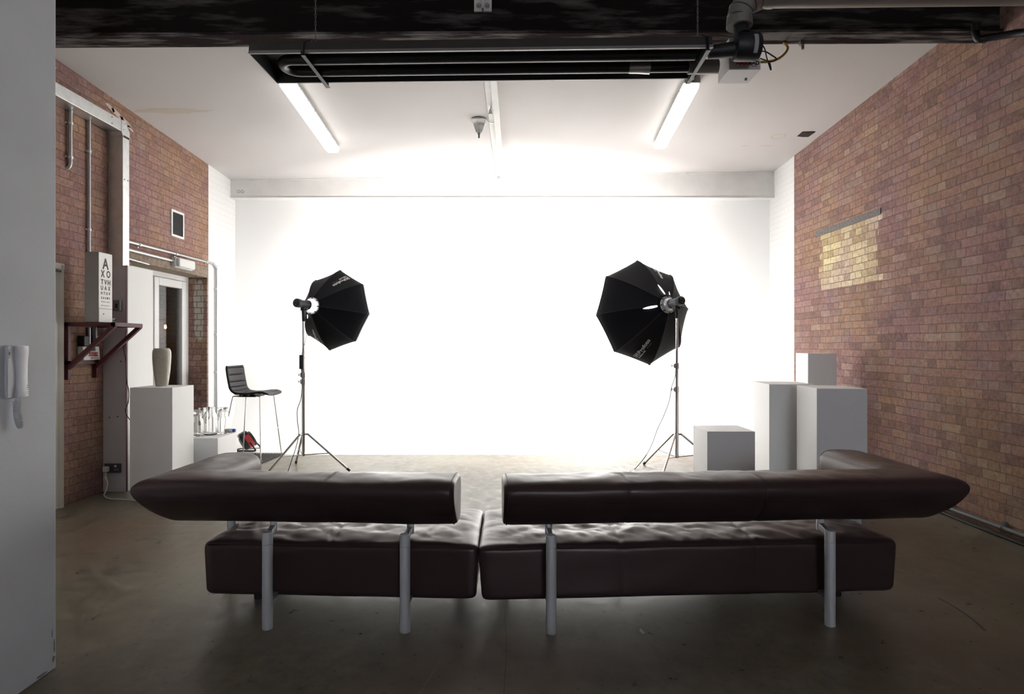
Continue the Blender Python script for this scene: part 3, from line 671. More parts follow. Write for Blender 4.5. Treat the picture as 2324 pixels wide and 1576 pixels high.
    # posts with offset arms, carrying the back
    for x in (0.0, L):
        b = MB(); b.lathe([(.0245, 0), (.0255, .004), (.0255, .418)], (X(x), 0, 0), 28, cap0=True, cap1=True)
        b.lathe([(.0255, .420), (.0255, .474), (.022, .478)], (X(x), 0, 0), 28)
        post = b.build('post', M['alu'], root, ang=30)
        dx = .035 if x > 0 else 0.005
        e = Vector((X(x + dx), .150, 0)); a0 = Vector((X(x), .0, 0)); d = (e - a0).normalized(); w = Vector((-d.y, d.x, 0)) * .014
        b = MB(); b.hexa([a0 - w + Vector((0, 0, .442)), e - w + Vector((0, 0, .442)), e + w + Vector((0, 0, .442)), a0 + w + Vector((0, 0, .442)),
                          a0 - w + Vector((0, 0, .472)), e - w + Vector((0, 0, .472)), e + w + Vector((0, 0, .472)), a0 + w + Vector((0, 0, .472))])
        b.build('offset_arm', M['alu_dk'], post, smooth=False, bevel=.003)
        b = MB(); b.cyl((e.x, e.y, .435), (e.x, e.y, .515), .0185, seg=24); b.build('pin', M['alu'], post)
    b = MB(); b.cyl((X(xin + .10), .55, 0), (X(xin + .10), .55, .515), .0255, seg=24); b.build('post', M['alu'], root)
    # feet and cross rails under the seat
    for fx in (seat0 + .16, seat1 - .16):
        for fy in (.36 if fx > 0.3 else .54, .68):
            b = MB(); b.cyl((X(fx), fy, 0), (X(fx), fy, .14), .022, .026, 20); b.build('foot', M['black'], root)
    for x in (0.0, L):
        b = MB(); b.box((X(x) - .02, 0.02, .132), (X(x) + .02, .60, .15)); b.build('rail', M['alu_dk'], root, smooth=False)
    return root
sofa_l = make_sofa('left half of the brown leather sofa, its arm beside the tall plinth with the vase', (-.524, 3.02, 0), -math.radians(2.75), -1,
                   .687, .245, -.352, 1.062, 1.05, .735, [.40], [.42])
sofa_r = make_sofa('longer right half of the brown leather sofa, its arm towards the brick wall', (.191, 3.006, 0), math.radians(3.27), 1,
                   1.402, .232, -.356, 1.815, 1.79, .80, [.375, 1.06], [.375, 1.055])
# care tag on the right half's outer side
b = MB(); b.box((1.80, .16, .20), (1.822, .163, .235)); b.build('side_tag', M['black'], sofa_r, smooth=False)

# ------------------------------------------------------------------ plinths
def plinth(label, x, y, w, d, h, rot):
    "x, y: the near left corner"
    b = MB(); b.box((0, 0, 0), (w, d, h)); o = b.build('plinth', M['plinth'], smooth=False, bevel=.003)
    o.location = (x, y, 0); o.rotation_euler = (0, 0, math.radians(rot)); tag(o, label, 'plinth', 'white display plinths')
    return o
plinth('low white plinth right of the right hand light stand', 1.63, 5.15, .40, .40, .683, 0)
plinth('tall white plinth standing between the low plinth and the front one at right', 2.335, 5.60, .40, .45, 1.05, -5)
plinth('tall white plinth nearest the front in the group by the right brick wall', 2.49, 5.04, .40, .42, 1.05, -4)
plinth('highest white plinth at the back, touching the right brick wall', 3.10, 6.46, .30, .28, 1.32, 0)
plinth('tall white plinth at left carrying the glazed vase', -3.476, 5.61, .386, .38, 1.018, 0)
plinth('low white plinth at left carrying the glass jars', -3.37, 6.10, .46, .43, .485, 0)

# vase
b = MB()
out = [(0.050, 0), (.053, .004), (.0575, .03), (.0655, .09), (.0725, .15), (.0775, .21), (.0800, .27), (.0795, .315), (.076, .337), (.068, .350), (.062, .357)]
pr = [Vector((r, z, 0)) for r, z in out]
prof = [(p.x, p.y) for p in pr] + [(.058, .356), (.058, .345), (.068, .33), (.070, .29), (.055, .12), (.03, .02)]
b.lathe(prof, seg=48); o = b.build('vase', M['vase']); o.location = (-3.316, 5.84, 1.018); tag(o, 'tall grey crackle glazed vase on the left plinth', 'vase')

# glass jars
def jar(x, y, r, h, neck, lid, label):
    root = thing('glass_jar', label, 'jar', (x, y, .485), random.random(), 'glass jars on the low plinth')
    nr = r * neck; sh = h * .70
    o_ = [(r * .9, .001), (r, .012), (r, sh * .9), (r * .97, sh), (r * .80, sh + .025), (nr, sh + .045), (nr, h - .012), (nr + .005, h - .010), (nr + .005, h)]
    i_ = [(nr - .004, h), (nr - .004, sh + .045), (r * .80 - .004, sh + .022), (r - .005, sh * .88), (r - .005, .018), (r * .85, .010)]
    b = MB(); b.lathe(o_ + i_, seg=40); b.build('body', M['glass'], root, ang=60)
    if lid:
        b = MB(); b.lathe([(nr + .006, h + .001), (nr + .008, h + .012), (nr + .004, h + .02), (nr * .5, h + .024), (.004, h + .025)], seg=40)
        b.build('lid', M['glass'], root)
        b = MB(); b.tube([((nr + .008) * math.cos(2 * PI * k / 32), (nr + .008) * math.sin(2 * PI * k / 32), h - .02) for k in range(32)], .0016, 6, closed=True)
        b.tube(catmull([(nr + .008, 0, h - .02), (nr + .016, 0, h - .04), (nr + .015, 0, h - .005), (nr + .006, 0, h + .018)], 5), .0014, 6)
        b.build('wire_clip', M['chrome'], root)
jar(-3.185, 6.235, .062, .225, .66, True, 'squat glass jar at the front, half hidden by the vase plinth')
jar(-3.098, 6.335, .066, .285, .62, False, 'tallest glass bottle jar in the middle of the low plinth')
jar(-3.02, 6.44, .058, .250, .72, True, 'clip top glass jar at the right end of the row')
jar(-3.238, 6.45, .056, .265, .60, False, 'narrow necked glass jar behind the squat one')
root = thing('plastic_bottle', 'small white bottle with blue cap lying beside the glass jars', 'bottle', (-2.975, 6.508, .485))
T = Matrix.Translation((0, 0, .0205)) @ Matrix.Rotation(PI / 2, 4, 'Y')
b = MB(); b.T = T; b.lathe([(.017, -.05), (.020, -.045), (.020, .02), (.017, .028), (.015, .03)]); b.build('body', M['white'], root)
b = MB(); b.T = T; b.lathe([(.017, .030), (.019, .034), (.019, .044), (.014, .058), (.009, .060)]); b.build('cap', M['blue'], root)

# ------------------------------------------------------------------ light stands, heads, softboxes
def make_stand(label, x, y, ztop, collar, foot, angs, R, mids):
    root = thing('light_stand', label, 'light stand', (x, y, 0), 0, 'chrome light stands')
    b = MB(); b.cyl((0, 0, foot - .015), (0, 0, mids[0]), .0200, seg=20); b.build('lower_tube', M['chrome'], root)
    b = MB(); b.cyl((0, 0, mids[0]), (0, 0, mids[1]), .0172, seg=20); b.build('middle_tube', M['chrome'], root)
    b = MB(); b.cyl((0, 0, mids[1]), (0, 0, ztop), .0145, seg=20); b.build('upper_tube', M['chrome'], root)
    for z, sd in ((mids[0], -1), (mids[1], -1)):
        b = MB(); b.cyl((0, 0, z - .045), (0, 0, z + .02), .0245, seg=20); b.box((sd * .018, -.012, z - .035), (sd * .036, .012, z + .012))
        cl = b.build('clamp', M['chrome'], root, bevel=.002)
        b = MB(); b.cyl((sd * .034, 0, z - .01), (sd * .055, 0, z - .01), .005, seg=10); b.box((sd * .052, -.005, z - .026), (sd * .060, .005, z + .006)); b.build('wing_knob', M['chrome'], cl, bevel=.002)
    b = MB(); b.cyl((0, 0, collar - .012), (0, 0, collar + .014), .026, seg=20)
    for a in angs: b.box((-.001, -.001, collar - .01), (.001, .001, collar)); b.cyl((.02 * math.cos(a), .02 * math.sin(a), collar), (.055 * math.cos(a), .055 * math.sin(a), collar), .011, seg=8)
    b.build('collar', M['chrome'], root)
    b = MB(); b.cyl((0, 0, foot - .012), (0, 0, foot + .012), .024, seg=20); b.build('spreader_hub', M['chrome'], root)
    for a in angs:
        c, s_ = math.cos(a), math.sin(a)
        p0 = Vector((.05 * c, .05 * s_, collar)); p1 = Vector((R * c, R * s_, .012))
        b = MB(); b.tube([p0, p1], .0120, 14); leg = b.build('leg', M['chrome'], root)
        pm_ = p0 + (p1 - p0) * .52
        b = MB(); w = Vector((-s_, c, 0)) * .009; q0 = Vector((.022 * c, .022 * s_, foot)); zz = Vector((0, 0, .0055))
        b.hexa([q0 - w - zz, pm_ - w - zz, pm_ + w - zz, q0 + w - zz, q0 - w + zz, pm_ - w + zz, pm_ + w + zz, q0 + w + zz]); b.build('spreader', M['chrome'], root)
        b = MB(); d = (p1 - p0).normalized(); b.tube([p1 - d * .035, p1 + d * .006], .0140, 12); b.build('rubber_foot', M['rubber'], leg)
    return root
stL = make_stand('chrome light stand left of the backdrop, beside the bar stool', -2.325, 6.88, 1.70, .414, .185, [math.radians(a) for a in (118, 238, -3)], .52, (1.01, 1.085))
stR = make_stand('chrome light stand at right, in front of the low white plinth', 1.811, 6.78, 1.73, .427, .18, [math.radians(a) for a in (118, 238, -2)], .545, (.93, 1.19))

def axis_mtx(o, yaw, pitch):
    return Matrix.Translation(o) @ Matrix.Rotation(yaw, 4, 'Z') @ Matrix.Rotation(pitch, 4, 'X')
def empty_at(name, label, cat, mtx, group=None):
    o = bpy.data.objects.new(name, None); C.objects.link(o); o.matrix_world = mtx
    o.location = mtx.to_translation(); o.rotation_euler = mtx.to_euler(); ROOT[o.name] = mtx
    return tag(o, label, cat, group)
def make_softbox(label, mtx, R, depth, r0, phase, texts, slits):
    root = empty_at('softbox', label, 'softbox', mtx, 'octagonal softboxes')
    N, SUB = 8, 6
    def rad(t): return r0 + (R - r0) * (1 - (1 - t) ** 1.45)
    def ring(t, y=None, k=1.0, bow=True):
        out = []; r = rad(t) * k; yy = depth * t if y is None else y
        vs = [(r * math.cos(phase + 2 * PI * i / N), r * math.sin(phase + 2 * PI * i / N)) for i in range(N)]
        for i in range(N):
            a, c = vs[i], vs[(i + 1) % N]
            for q in range(SUB):
                f = q / SUB; x, z = a[0] + (c[0] - a[0]) * f, a[1] + (c[1] - a[1]) * f
                sag = 1 - ((.012 + .034 * math.sin(PI * min(1, max(0, t)))) * 4 * f * (1 - f) if bow else 0); wr = .0025 * noise.noise(Vector((x * 12, z * 12, yy * 8 + R)))
                out.append(Vector((x * sag, yy + wr, z * sag)))
        return out
    rs = [ring(k / 14) for k in range(15)] + [ring(1, depth + .025, .995), ring(1, depth + .05, .985)]
    b = MB(); b.rings(rs, False, False); shell = b.build('fabric_shell', M['fabric'], root, ang=28, solid=.003)
    # bound rib seams, one to a rib, and the rim binding
    for i in range(N):
        b = MB(); a = phase + 2 * PI * i / N
        b.tube([Vector((rad(k / 14) * 1.003 * math.cos(a), depth * k / 14, rad(k / 14) * 1.003 * math.sin(a))) for k in range(15)], .0045, 6); 
        b.tube([Vector((R * math.cos(a) * 1.005, depth - .02, R * math.sin(a) * 1.005)), Vector((R * math.cos(a) * 1.005, depth + .02, R * math.sin(a) * 1.005))], .007, 8)
        b.build('rib', M['piping'], root)
    b = MB(); b.tube(ring(1, depth + .012, 1.0), .006, 6, closed=True); b.build('rim_binding', M['piping'], shell)
    b = MB(); vs = [b.v(p) for p in ring(1, depth + .015, .975)]; b.face(vs); b.build('diffuser', M['diff'], root, smooth=False)
    b = MB(); b.T = Matrix.Rotation(-PI / 2, 4, 'X')          # z of the lathe becomes +y
    b.lathe([(r0 * .78, -.012), (r0 * 1.08, -.012), (r0 * 1.08, .016), (r0 * .78, .016)], seg=36); b.build('speed_ring', M['silver'], root)
    for i in range(N):
        b = MB(); a = phase + 2 * PI * i / N; b.cyl((r0 * 1.02 * math.cos(a), -.018, r0 * 1.02 * math.sin(a)), (r0 * 1.05 * math.cos(a), .02, r0 * 1.05 * math.sin(a)), .008, seg=8)
        b.build('rod_socket', M['black'], root)
    # lettering is laid onto the panel itself: x runs from the rim towards the ring, y across the panel
    def on_panel(i, t0):
        am = phase + 2 * PI * (i + .5) / N; c_, s_ = math.cos(am), math.sin(am)
        def mid_(t, f): return rad(t) * math.cos(PI / N) * (1 - (.012 + .034 * math.sin(PI * min(1, max(0, t)))) * 4 * f * (1 - f))
        tab = [(0.0, t0)]; t = t0
        while t > .1:
            t2 = t - .01; tab.append((tab[-1][0] + math.hypot(mid_(t, .5) - mid_(t2, .5), depth * .01), t2)); t = t2
        def mp(co):
            x = max(-.1, co.x); k = 0
            while k < len(tab) - 2 and tab[k + 1][0] < x: k += 1
            (xa, ta), (xb, tb) = tab[k], tab[k + 1]; t = ta + (tb - ta) * (x - xa) / (xb - xa)
            wdt = 2 * rad(t) * math.sin(PI / N); f = min(1, max(0, .5 - co.y / wdt)); r_ = mid_(t, f) + .006 + co.z
            return Vector((c_ * r_ + s_ * co.y, depth * t - .003, s_ * r_ - c_ * co.y))
        return mp
    for (i, size, shift, m_, m2, t0) in texts:
        mp = on_panel(i, t0)
        def lay(txt, sz, x, y, bold, m__, name):
            b = MB(); b.text(txt, sz, Matrix.Translation((x, y, 0)), bold=bold)
            for v in b.bm.verts: v.co = mp(v.co.copy())
            return b.build(name, m__, shell, smooth=False)
        o = lay('Profoto', size, size * .95, shift, size * .022, m_, 'logo'); o['label'] = 'printed maker lettering'
        b = MB(); b.T = Matrix.Translation((size * .42, shift + size * .33, 0)); q = size * .40   # square badge with a half disc inside
        for (xa, ya, xb, yb) in ((-q, -q, q, -q * .82), (-q, q * .82, q, q), (-q, -q, -q * .82, q), (q * .82, -q, q, q)): b.box((xa, ya, -.0006), (xb, yb, .0006))
        b.prism([(q * .6 * math.cos(a_), -q * .3 + q * .85 * math.sin(a_)) for a_ in [PI * k / 12 for k in range(13)]], 'z', -.0006, .0006)
        for v in b.bm.verts: v.co = mp(v.co.copy())
        b.build('badge', m_, shell, smooth=False)
        lay('Softbox RFi', size * .40, size * .05, shift - size * .50, size * .008, m_, 'lettering')
        lay("3' Octa" if R < .55 else "4' Octa", size * .40, size * 2.5, shift - size * .50, 0, m2, 'lettering')
    # unzipped openings near the ring where the lamp shows through
    for (ang, ta, tb, wd) in slits:
        b = MB(); n = 10; L_, R_ = [], []
        for k in range(n + 1):
            t = ta + (tb - ta) * k / n; w = wd * math.sin(PI * min(1, .12 + .88 * k / n)) ** .7 + .0006
            c = Vector((math.cos(ang), 0, math.sin(ang))); sd = Vector((-math.sin(ang), 0, math.cos(ang)))
            p = c * (rad(t) + .010) + Vector((0, depth * t - .004, 0)); L_.append(b.v(p - sd * w)); R_.append(b.v(p + sd * w))
        for k in range(n): b.face([L_[k], L_[k + 1], R_[k + 1], R_[k]])
        o = b.build('vent_opening', M['slit'], shell, smooth=False); o['label'] = 'bright slit where the lamp shows through'
    b = MB(); a = phase + 2 * PI * 2.02 / N
    return root
def make_head(label, mtx, stand_top, mats, lit):
    root = empty_at('flash_head', label, 'flash head', mtx, 'studio flash heads')
    T = Matrix.Rotation(-PI / 2, 4, 'X')
    body, rear, ring_m = mats
    b = MB(); b.T = T; b.lathe([(.040, -.075), (.044, -.07), (.044, .035), (.047, .04), (.050, .055)], seg=32); b.build('body', body, root)
    b = MB(); b.T = T; b.lathe([(.020, -.135), (.046, -.130), (.050, -.118), (.050, -.078), (.046, -.072)], seg=32)
    cap = b.build('rear_cap', rear, root)
    b = MB()
    for k, (x, z) in enumerate(((-.018, .014), (.018, .014), (0, -.02))): b.cyl((x, -.131, z), (x, -.138, z), .007, seg=12)
    b.build('control_knob', M['socket'], cap)
    b = MB(); b.text('2.7', .03, Matrix.Translation((-.026, -.1335, .012)) @ Matrix.Rotation(PI / 2, 4, 'X')); b.build('display', M['lintel_w'], cap, smooth=False)
    b = MB(); b.T = T; b.lathe([(.050, .055), (.058, .062), (.070, .085), (.072, .112), (.062, .120)], seg=36); g = b.build('glass_collar', ring_m, root)
    b = MB(); b.T = T; b.lathe([(.052, .050), (.055, .052), (.055, .064), (.050, .066)], seg=32); b.build('zoom_grip', M['rubber'], root)
    inv = mtx.inverted(); st = inv @ stand_top
    b = MB(); b.tube([st + (inv.to_3x3() @ Vector((0, 0, -.03))), st + (inv.to_3x3() @ Vector((0, 0, .05))), Vector((0, -.01, -.075)), Vector((0, -.01, -.045))], [.017, .019, .020, .016], 16)
    b.box((-.022, -.035, -.075), (.022, .02, -.04)); br = b.build('tilt_bracket', M['black'], root, bevel=.003)
    b = MB(); b.cyl((.022, -.01, -.06), (.05, -.01, -.06), .006, seg=10); b.cyl((.045, -.01, -.06), (.056, -.01, -.06), .014, seg=14); b.build('tilt_knob', M['black'], br)
    return root
mL = axis_mtx(Vector((-2.318, 6.885, 1.862)), math.radians(-23), math.radians(-4.2))
mR = axis_mtx(Vector((1.790, 6.79, 1.874)), math.radians(21), math.radians(-7.0))
make_head('black flash head glowing at its collar on the left light stand', mL, Vector((-2.325, 6.88, 1.70)), (M['black'], M['black'], M['glow']), True)
make_head('slate grey flash head on the right light stand', mR, Vector((1.811, 6.78, 1.73)), (M['flash'], M['black'], M['silver']), False)
rt = math.radians
make_softbox('smaller black octagonal softbox on the left stand, facing the white backdrop', mL @ Matrix.Translation((0, .125, 0)), .475, .40, .088, rt(90 - 6),
             [(7, .058, -.02, M['logo_w'], M['logo_d'], .93), (3, .058, -.02, M['logo'], M['logo_d'], .93)], [(rt(235), .04, .13, .006)])
make_softbox('bigger black octagonal softbox on the right stand, tilted down towards the backdrop', mR @ Matrix.Translation((0, .125, 0)), .625, .50, .090, rt(90 + 3.5),
             [(7, .070, -.02, M['logo_w'], M['logo_d'], .93), (3, .070, -.03, M['logo'], M['logo_d'], .93)], [(rt(187), .04, .22, .012), (rt(100), .03, .21, .009), (rt(70), .03, .09, .004)])

# power pack strapped to the left stand
root = thing('battery_pack', 'black adapter box strapped to the left light stand', 'power adapter', (-2.352, 6.86, 1.15))
p0 = P(680, 806, 6.86); p1 = P(690, 838, 6.86)
b = MB(); b.box((p0.x, 6.842, p1.z), (p1.x - .002, 6.866, p0.z)); b.build('case', M['black'], root, world=True, bevel=.004)
b = MB(); zc = p0.z - .03; b.tube([Vector((-2.325 + .022 * math.cos(2 * PI * k / 16) - .012, 6.878 + .026 * math.sin(2 * PI * k / 16), zc)) for k in range(16)], .006, 6, closed=True); b.build('strap', M['rubber'], root, world=True)
b = MB(); b.cyl(((p0.x + p1.x) / 2, 6.855, p1.z), ((p0.x + p1.x) / 2, 6.855, p1.z - .05), .008, .004, 10); b.build('plug', M['rubber'], root, world=True)
# power cables
def cable(pts, r, m, label, name='power_cable', group=None, n=8):
    b = MB(); b.tube(catmull(pts, n), r, 7); o = b.build(name, m); return tag(o, label, 'cable', group)
cable([P(684, 846, 6.855), P(686, 870, 6.85), P(683, 905, 6.84), P(675, 930, 6.84), P(675, 955, 6.84), P(678, 985, 6.83), P(672, 1015, 6.80), P(662, 1045, 6.72), Vector((-2.42, 6.60, .006)), Vector((-2.40, 6.3, .006))], .0042, M['rubber'], 'thin black cable hanging down the left light stand to the floor')
cable([P(1535, 795, 6.755), P(1533, 850, 6.75), P(1524, 880, 6.745), P(1519, 910, 6.74), P(1506, 945, 6.74), P(1492, 975, 6.76), P(1480, 1008, 6.80), P(1465, 1036, 6.9), Vector((1.40, 7.0, .006)), Vector((1.27, 6.75, .006)), Vector((1.13, 6.3, .006))], .0042, M['rubber'], 'black cable trailing from the right light stand across the floor')
cable([P(690, 716, 6.87), P(697, 745, 6.87), P(694, 770, 6.868), P(686, 800, 6.86), P(685, 806, 6.86)], .0028, M['rubber'], 'short grey lead from the left flash head to the adapter box')

# ------------------------------------------------------------------ bar stool
root = thing('bar_stool', 'black ribbed bar stool with thin chrome legs beside the white return wall', 'bar stool', (-3.22, 7.70, 0), rt(-3))
prof = catmull([(-.265, 0, 1.150), (-.252, 0, 1.05), (-.232, 0, .94), (-.212, 0, .865), (-.165, 0, .815), (-.08, 0, .797), (.03, 0, .800), (.13, 0, .812), (.205, 0, .812), (.262, 0, .790)], 9)
b = MB(); rows = []
tot = len(prof)
for i, p in enumerate(prof):
    f = i / (tot - 1); hw = .215
    if i < 5: hw *= .90 + .10 * math.sin(PI / 2 * i / 5)
    if i > tot - 9: hw *= .86 + .14 * math.cos(PI / 2 * (i - tot + 9) / 9)
    t = (prof[min(i + 1, tot - 1)] - prof[max(i - 1, 0)]).normalized(); nr_ = Vector((-t.z, 0, t.x))
    if nr_.z < 0 and f > .5: nr_ = -nr_
    if f <= .5 and nr_.x < 0: nr_ = -nr_
    groove = (-.011 if i % 7 == 3 else .003) if 2 < i < tot - 3 else 0.0
    row = []
    for k in range(13):
        w = -1 + 2 * k / 12; dish = .018 * (w * w)
        row.append(b.v(p + Vector((0, w * hw, 0)) + nr_ * (dish + groove * (1 if abs(w) < .97 else 0))))
    rows.append(row)
for a, c in zip(rows, rows[1:]):
    for k in range(12): b.face((a[k], a[k + 1], c[k + 1], c[k]))
b.build('seat_shell', M['black'] if False else mat('black_stool_leather', (.010, .008, .010), .5, spec=.3), root, ang=60, solid=.020)
b = MB(); b.box((-.15, -.13, .768), (.08, .13, .788)); b.build('seat_pan', M['black'], root, bevel=.006)
fr = [(.222, -.29), (.222, .29), (-.285, .29), (-.285, -.29)]; tp = [(.165, -.19), (.165, .19), (-.185, .17), (-.185, -.17)]
for (fx, fy), (tx, ty) in zip(fr, tp):
    b = MB(); b.tube(catmull([(tx * .6, ty * .75, .779), (tx * .95, ty * .96, .779), (tx, ty, .765), (tx + (fx - tx) * .1, ty + (fy - ty) * .1, .70)], 5) + [Vector((fx, fy, .02))], .0068, 10); b.build('leg', M['chrome'], root)
for sy in (-.29, .29):
    b = MB(); b.tube(catmull([(.222, sy, .03), (.219, sy, .011), (.205, sy, .0075), (-.27, sy, .0075), (-.284, sy, .011), (-.285, sy, .03)], 4), .0068, 10); b.build('runner', M['chrome'], root)
b = MB(); k = (.765 - .345) / .745; fx = .165 + (.222 - .165) * k; fy = .19 + .10 * k
b.tube([(fx, -fy, .345), (fx, fy, .345)], .0065, 10); b.build('footrest', M['chrome'], root)

# ------------------------------------------------------------------ fan heater and floor mat
root = thing('fan_heater', 'red and black drum fan heater on the floor behind the bar stool', 'heater', (-3.505, 8.165, .009), 0)
A = Matrix.Translation((0, 0, .125)) @ Matrix.Rotation(rt(38), 4, 'Z') @ Matrix.Rotation(rt(62), 4, 'Y')
b = MB(); b.T = A; b.lathe([(.080, -.075), (.098, -.06), (.100, -.02)], seg=32); b.build('grille', M['black'], root)
b = MB(); b.T = A; b.lathe([(.099, -.02), (.101, 0), (.101, .055)], seg=32); b.build('drum', M['red'], root)
b = MB(); b.T = A; b.lathe([(.103, .055), (.106, .06), (.104, .082), (.06, .09)], seg=32); b.build('rear_rim', M['black'], root)
b = MB(); b.T = A; b.box((-.135, -.045, -.05), (-.09, .045, .05)); b.build('control_box', M['black'], root, bevel=.008)
b = MB(); b.T = A; b.cyl((-.12, 0, -.05), (-.12, 0, -.075), .022, seg=16); b.build('dial', M['silver'], root)
b = MB(); b.tube(catmull([(.075, -.075, .12), (.13, -.09, .05), (.135, -.08, .012), (0, -.085, .012), (-.12, -.08, .012), (-.125, .08, .012), (.0, .09, .012), (.12, .10, .012), (.12, .10, .05), (.05, .085, .12)], 5), .010, 10); b.build('stand_loop', M['black'], root)
cable([(-3.60, 7.98, .10), (-3.66, 7.93, .05), (-3.69, 7.85, .02), (-3.74, 7.7, .026), (-3.8, 7.5, .026)], .004, M['rubber'], 'black flex of the fan heater curling down to the mat')
root = thing('floor_mat', 'dark ribbed entrance mat under the bar stool', 'mat', (-3.4, 7.5, 0), rt(-2.5))
b = MB(); b.box((-.48, -.47, .001), (.45, .46, .007)); b.build('base', M['mat'], root, smooth=False)
for i in range(26):
    x = -.465 + i * .0355
    b = MB(); b.box((x, -.462, .007), (x + .019, .452, .014)); b.build('rib', M['mat'] if i % 2 else M['mat'], root, smooth=False)

# ------------------------------------------------------------------ left wall fittings
root = thing('cable_trunking', 'galvanised steel trunking running along the left wall and turning down', 'trunking', (-3.85, 5.5, 3.5))
XT = -3.775
b = MB(); b.box((XL, 2.75, 3.475), (XT, 5.965, 3.585)); b.build('horizontal_run', M['galv'], root, smooth=False, world=True, bevel=.003)
b = MB(); b.box((XL, 5.985, 2.17), (XT, 6.085, 3.43)); b.build('vertical_drop', M['galv'], root, smooth=False, world=True, bevel=.003)
b = MB(); b.prism([(5.962, 3.47), (5.983, 3.44), (5.983, 3.43), (6.088, 3.43), (6.088, 3.50), (6.02, 3.588), (5.962, 3.588)], 'x', XL, XT + .003); b.build('elbow', M['galv'], root, smooth=False, world=True, bevel=.002)
b = MB(); b.box((XT - .01, 5.99, 3.428), (XT + .004, 6.08, 3.446)); b.build('gap', M['slotdark'], root, smooth=False, world=True)
for (y, z) in ((5.82, 3.50), (5.82, 3.56), (5.99, 3.50), (6.01, 3.56), (6.01, 3.02), (6.06, 3.02)):
    b = MB(); b.cyl((XT, y, z), (XT + .004, y, z), .006, seg=10); b.build('screw', M['alu_dk'], root, world=True)

def conduit(label, pts, r, clips=(), m='steelpipe', n=6, smoothp=True):
    root = thing('conduit_pipe', label, 'conduit', tuple(pts[0]), 0, 'steel conduits on the left wall')
    b = MB(); b.tube(catmull(pts, n) if smoothp else pts, r, 12); b.build('pipe', M[m], root, world=True)
    for (c, ax) in clips:
        b = MB(); c = Vector(c)
        if ax == 'z': b.cyl(c - Vector((0, 0, .012)), c + Vector((0, 0, .012)), r * 1.35, seg=12)
        else: b.cyl(c - Vector((0, .012, 0)), c + Vector((0, .012, 0)), r * 1.35, seg=12)
        b.cyl(Vector((XL, c.y - r * 1.8, c.z)) if ax == 'z' else Vector((XL, c.y, c.z - r * 1.8)), Vector((XL + .012, c.y - r * 1.8, c.z)) if ax == 'z' else Vector((XL + .012, c.y, c.z - r * 1.8)), .008, seg=8)
        b.build('saddle_clip', M['galv'], root, world=True)
    return root
xc = XL + .024
conduit('short steel conduit below the trunking, bent into the brick, leftmost on the wall', [(xc, 5.44, 3.474), (xc, 5.44, 3.3), (xc, 5.44, 3.05), (xc, 5.44, 3.01), (xc - .01, 5.435, 2.975), (xc - .04, 5.425, 2.955)], .017, [((xc, 5.44, 3.36), 'z'), ((xc, 5.44, 3.06), 'z')])
conduit('long steel conduit dropping behind the eye chart box', [(xc - .004, 5.69, 3.474), (xc - .004, 5.69, 3.0), (xc - .004, 5.69, 2.4), (xc - .004, 5.69, 1.36)], .013, [((xc - .004, 5.69, 3.19), 'z'), ((xc - .004, 5.69, 2.47), 'z')])
conduit('upper steel conduit over the glazed door, bending down the white return wall', [(xc, 6.09, 2.455), (xc, 7.0, 2.462), (xc, 7.95, 2.47), (xc, 8.05, 2.465), (xc, 8.115, 2.43), (xc, 8.135, 2.36), (xc, 8.135, 1.6), (xc, 8.135, .9), (xc, 8.135, .25)], .0155,
        [((xc, 6.45, 2.457), 'y'), ((xc, 7.15, 2.463), 'y'), ((xc, 7.86, 2.47), 'y'), ((xc, 8.135, 2.15), 'z'), ((xc, 8.135, 1.55), 'z'), ((xc, 8.135, 1.05), 'z')])
conduit('lower steel conduit on the lintel, feeding the emergency light', [(xc, 6.09, 2.375), (xc, 6.6, 2.375), (xc, 7.085, 2.375)], .0165, [])
conduit('stub of old pipe under the lower conduit beside the riser box', [(xc + .01, 6.09, 2.285), (xc + .01, 6.3, 2.28), (xc + .01, 6.60, 2.27)], .010, [])

root = thing('emergency_light', 'white bulkhead emergency light over the glazed door', 'light', (XL, 7.28, 2.36))
b = MB(); b.box((XL, 7.09, 2.305), (XL + .055, 7.47, 2.425)); b.build('housing', M['white'], root, world=True, bevel=.008)
b = MB(); b.box((XL + .055, 7.10, 2.312), (XL + .095, 7.46, 2.418)); b.build('diffuser', mat('opal_diffuser', (.86, .86, .85), .3, trans=.15), root, world=True, bevel=.018, seg=3)

root = thing('air_vent', 'white framed black air grille high on the left brick wall', 'vent', (XL, 7.22, 2.82))
b = MB(); y0, y1, z0, z1, w = 7.08, 7.355, 2.664, 2.975, .026
b.box((XL, y0, z0), (XL + .014, y0 + w, z1)); b.box((XL, y1 - w, z0), (XL + .014, y1, z1)); b.box((XL, y0 + w, z0), (XL + .014, y1 - w, z0 + w)); b.box((XL, y0 + w, z1 - w), (XL + .014, y1 - w, z1))
b.build('frame', M['white'], root, smooth=False, world=True, bevel=.002)
b = MB(); b.box((XL, y0 + w, z0 + w), (XL + .003, y1 - w, z1 - w))
for k in range(18): z = z0 + w + .007 + k * .0140; b.hexa([(XL + .003, y0 + w, z), (XL + .011, y0 + w, z - .004), (XL + .011, y1 - w, z - .004), (XL + .003, y1 - w, z), (XL + .003, y0 + w, z + .004), (XL + .011, y0 + w, z), (XL + .011, y1 - w, z), (XL + .003, y1 - w, z + .004)])
b.build('louvre', M['black'], root, smooth=False, world=True)

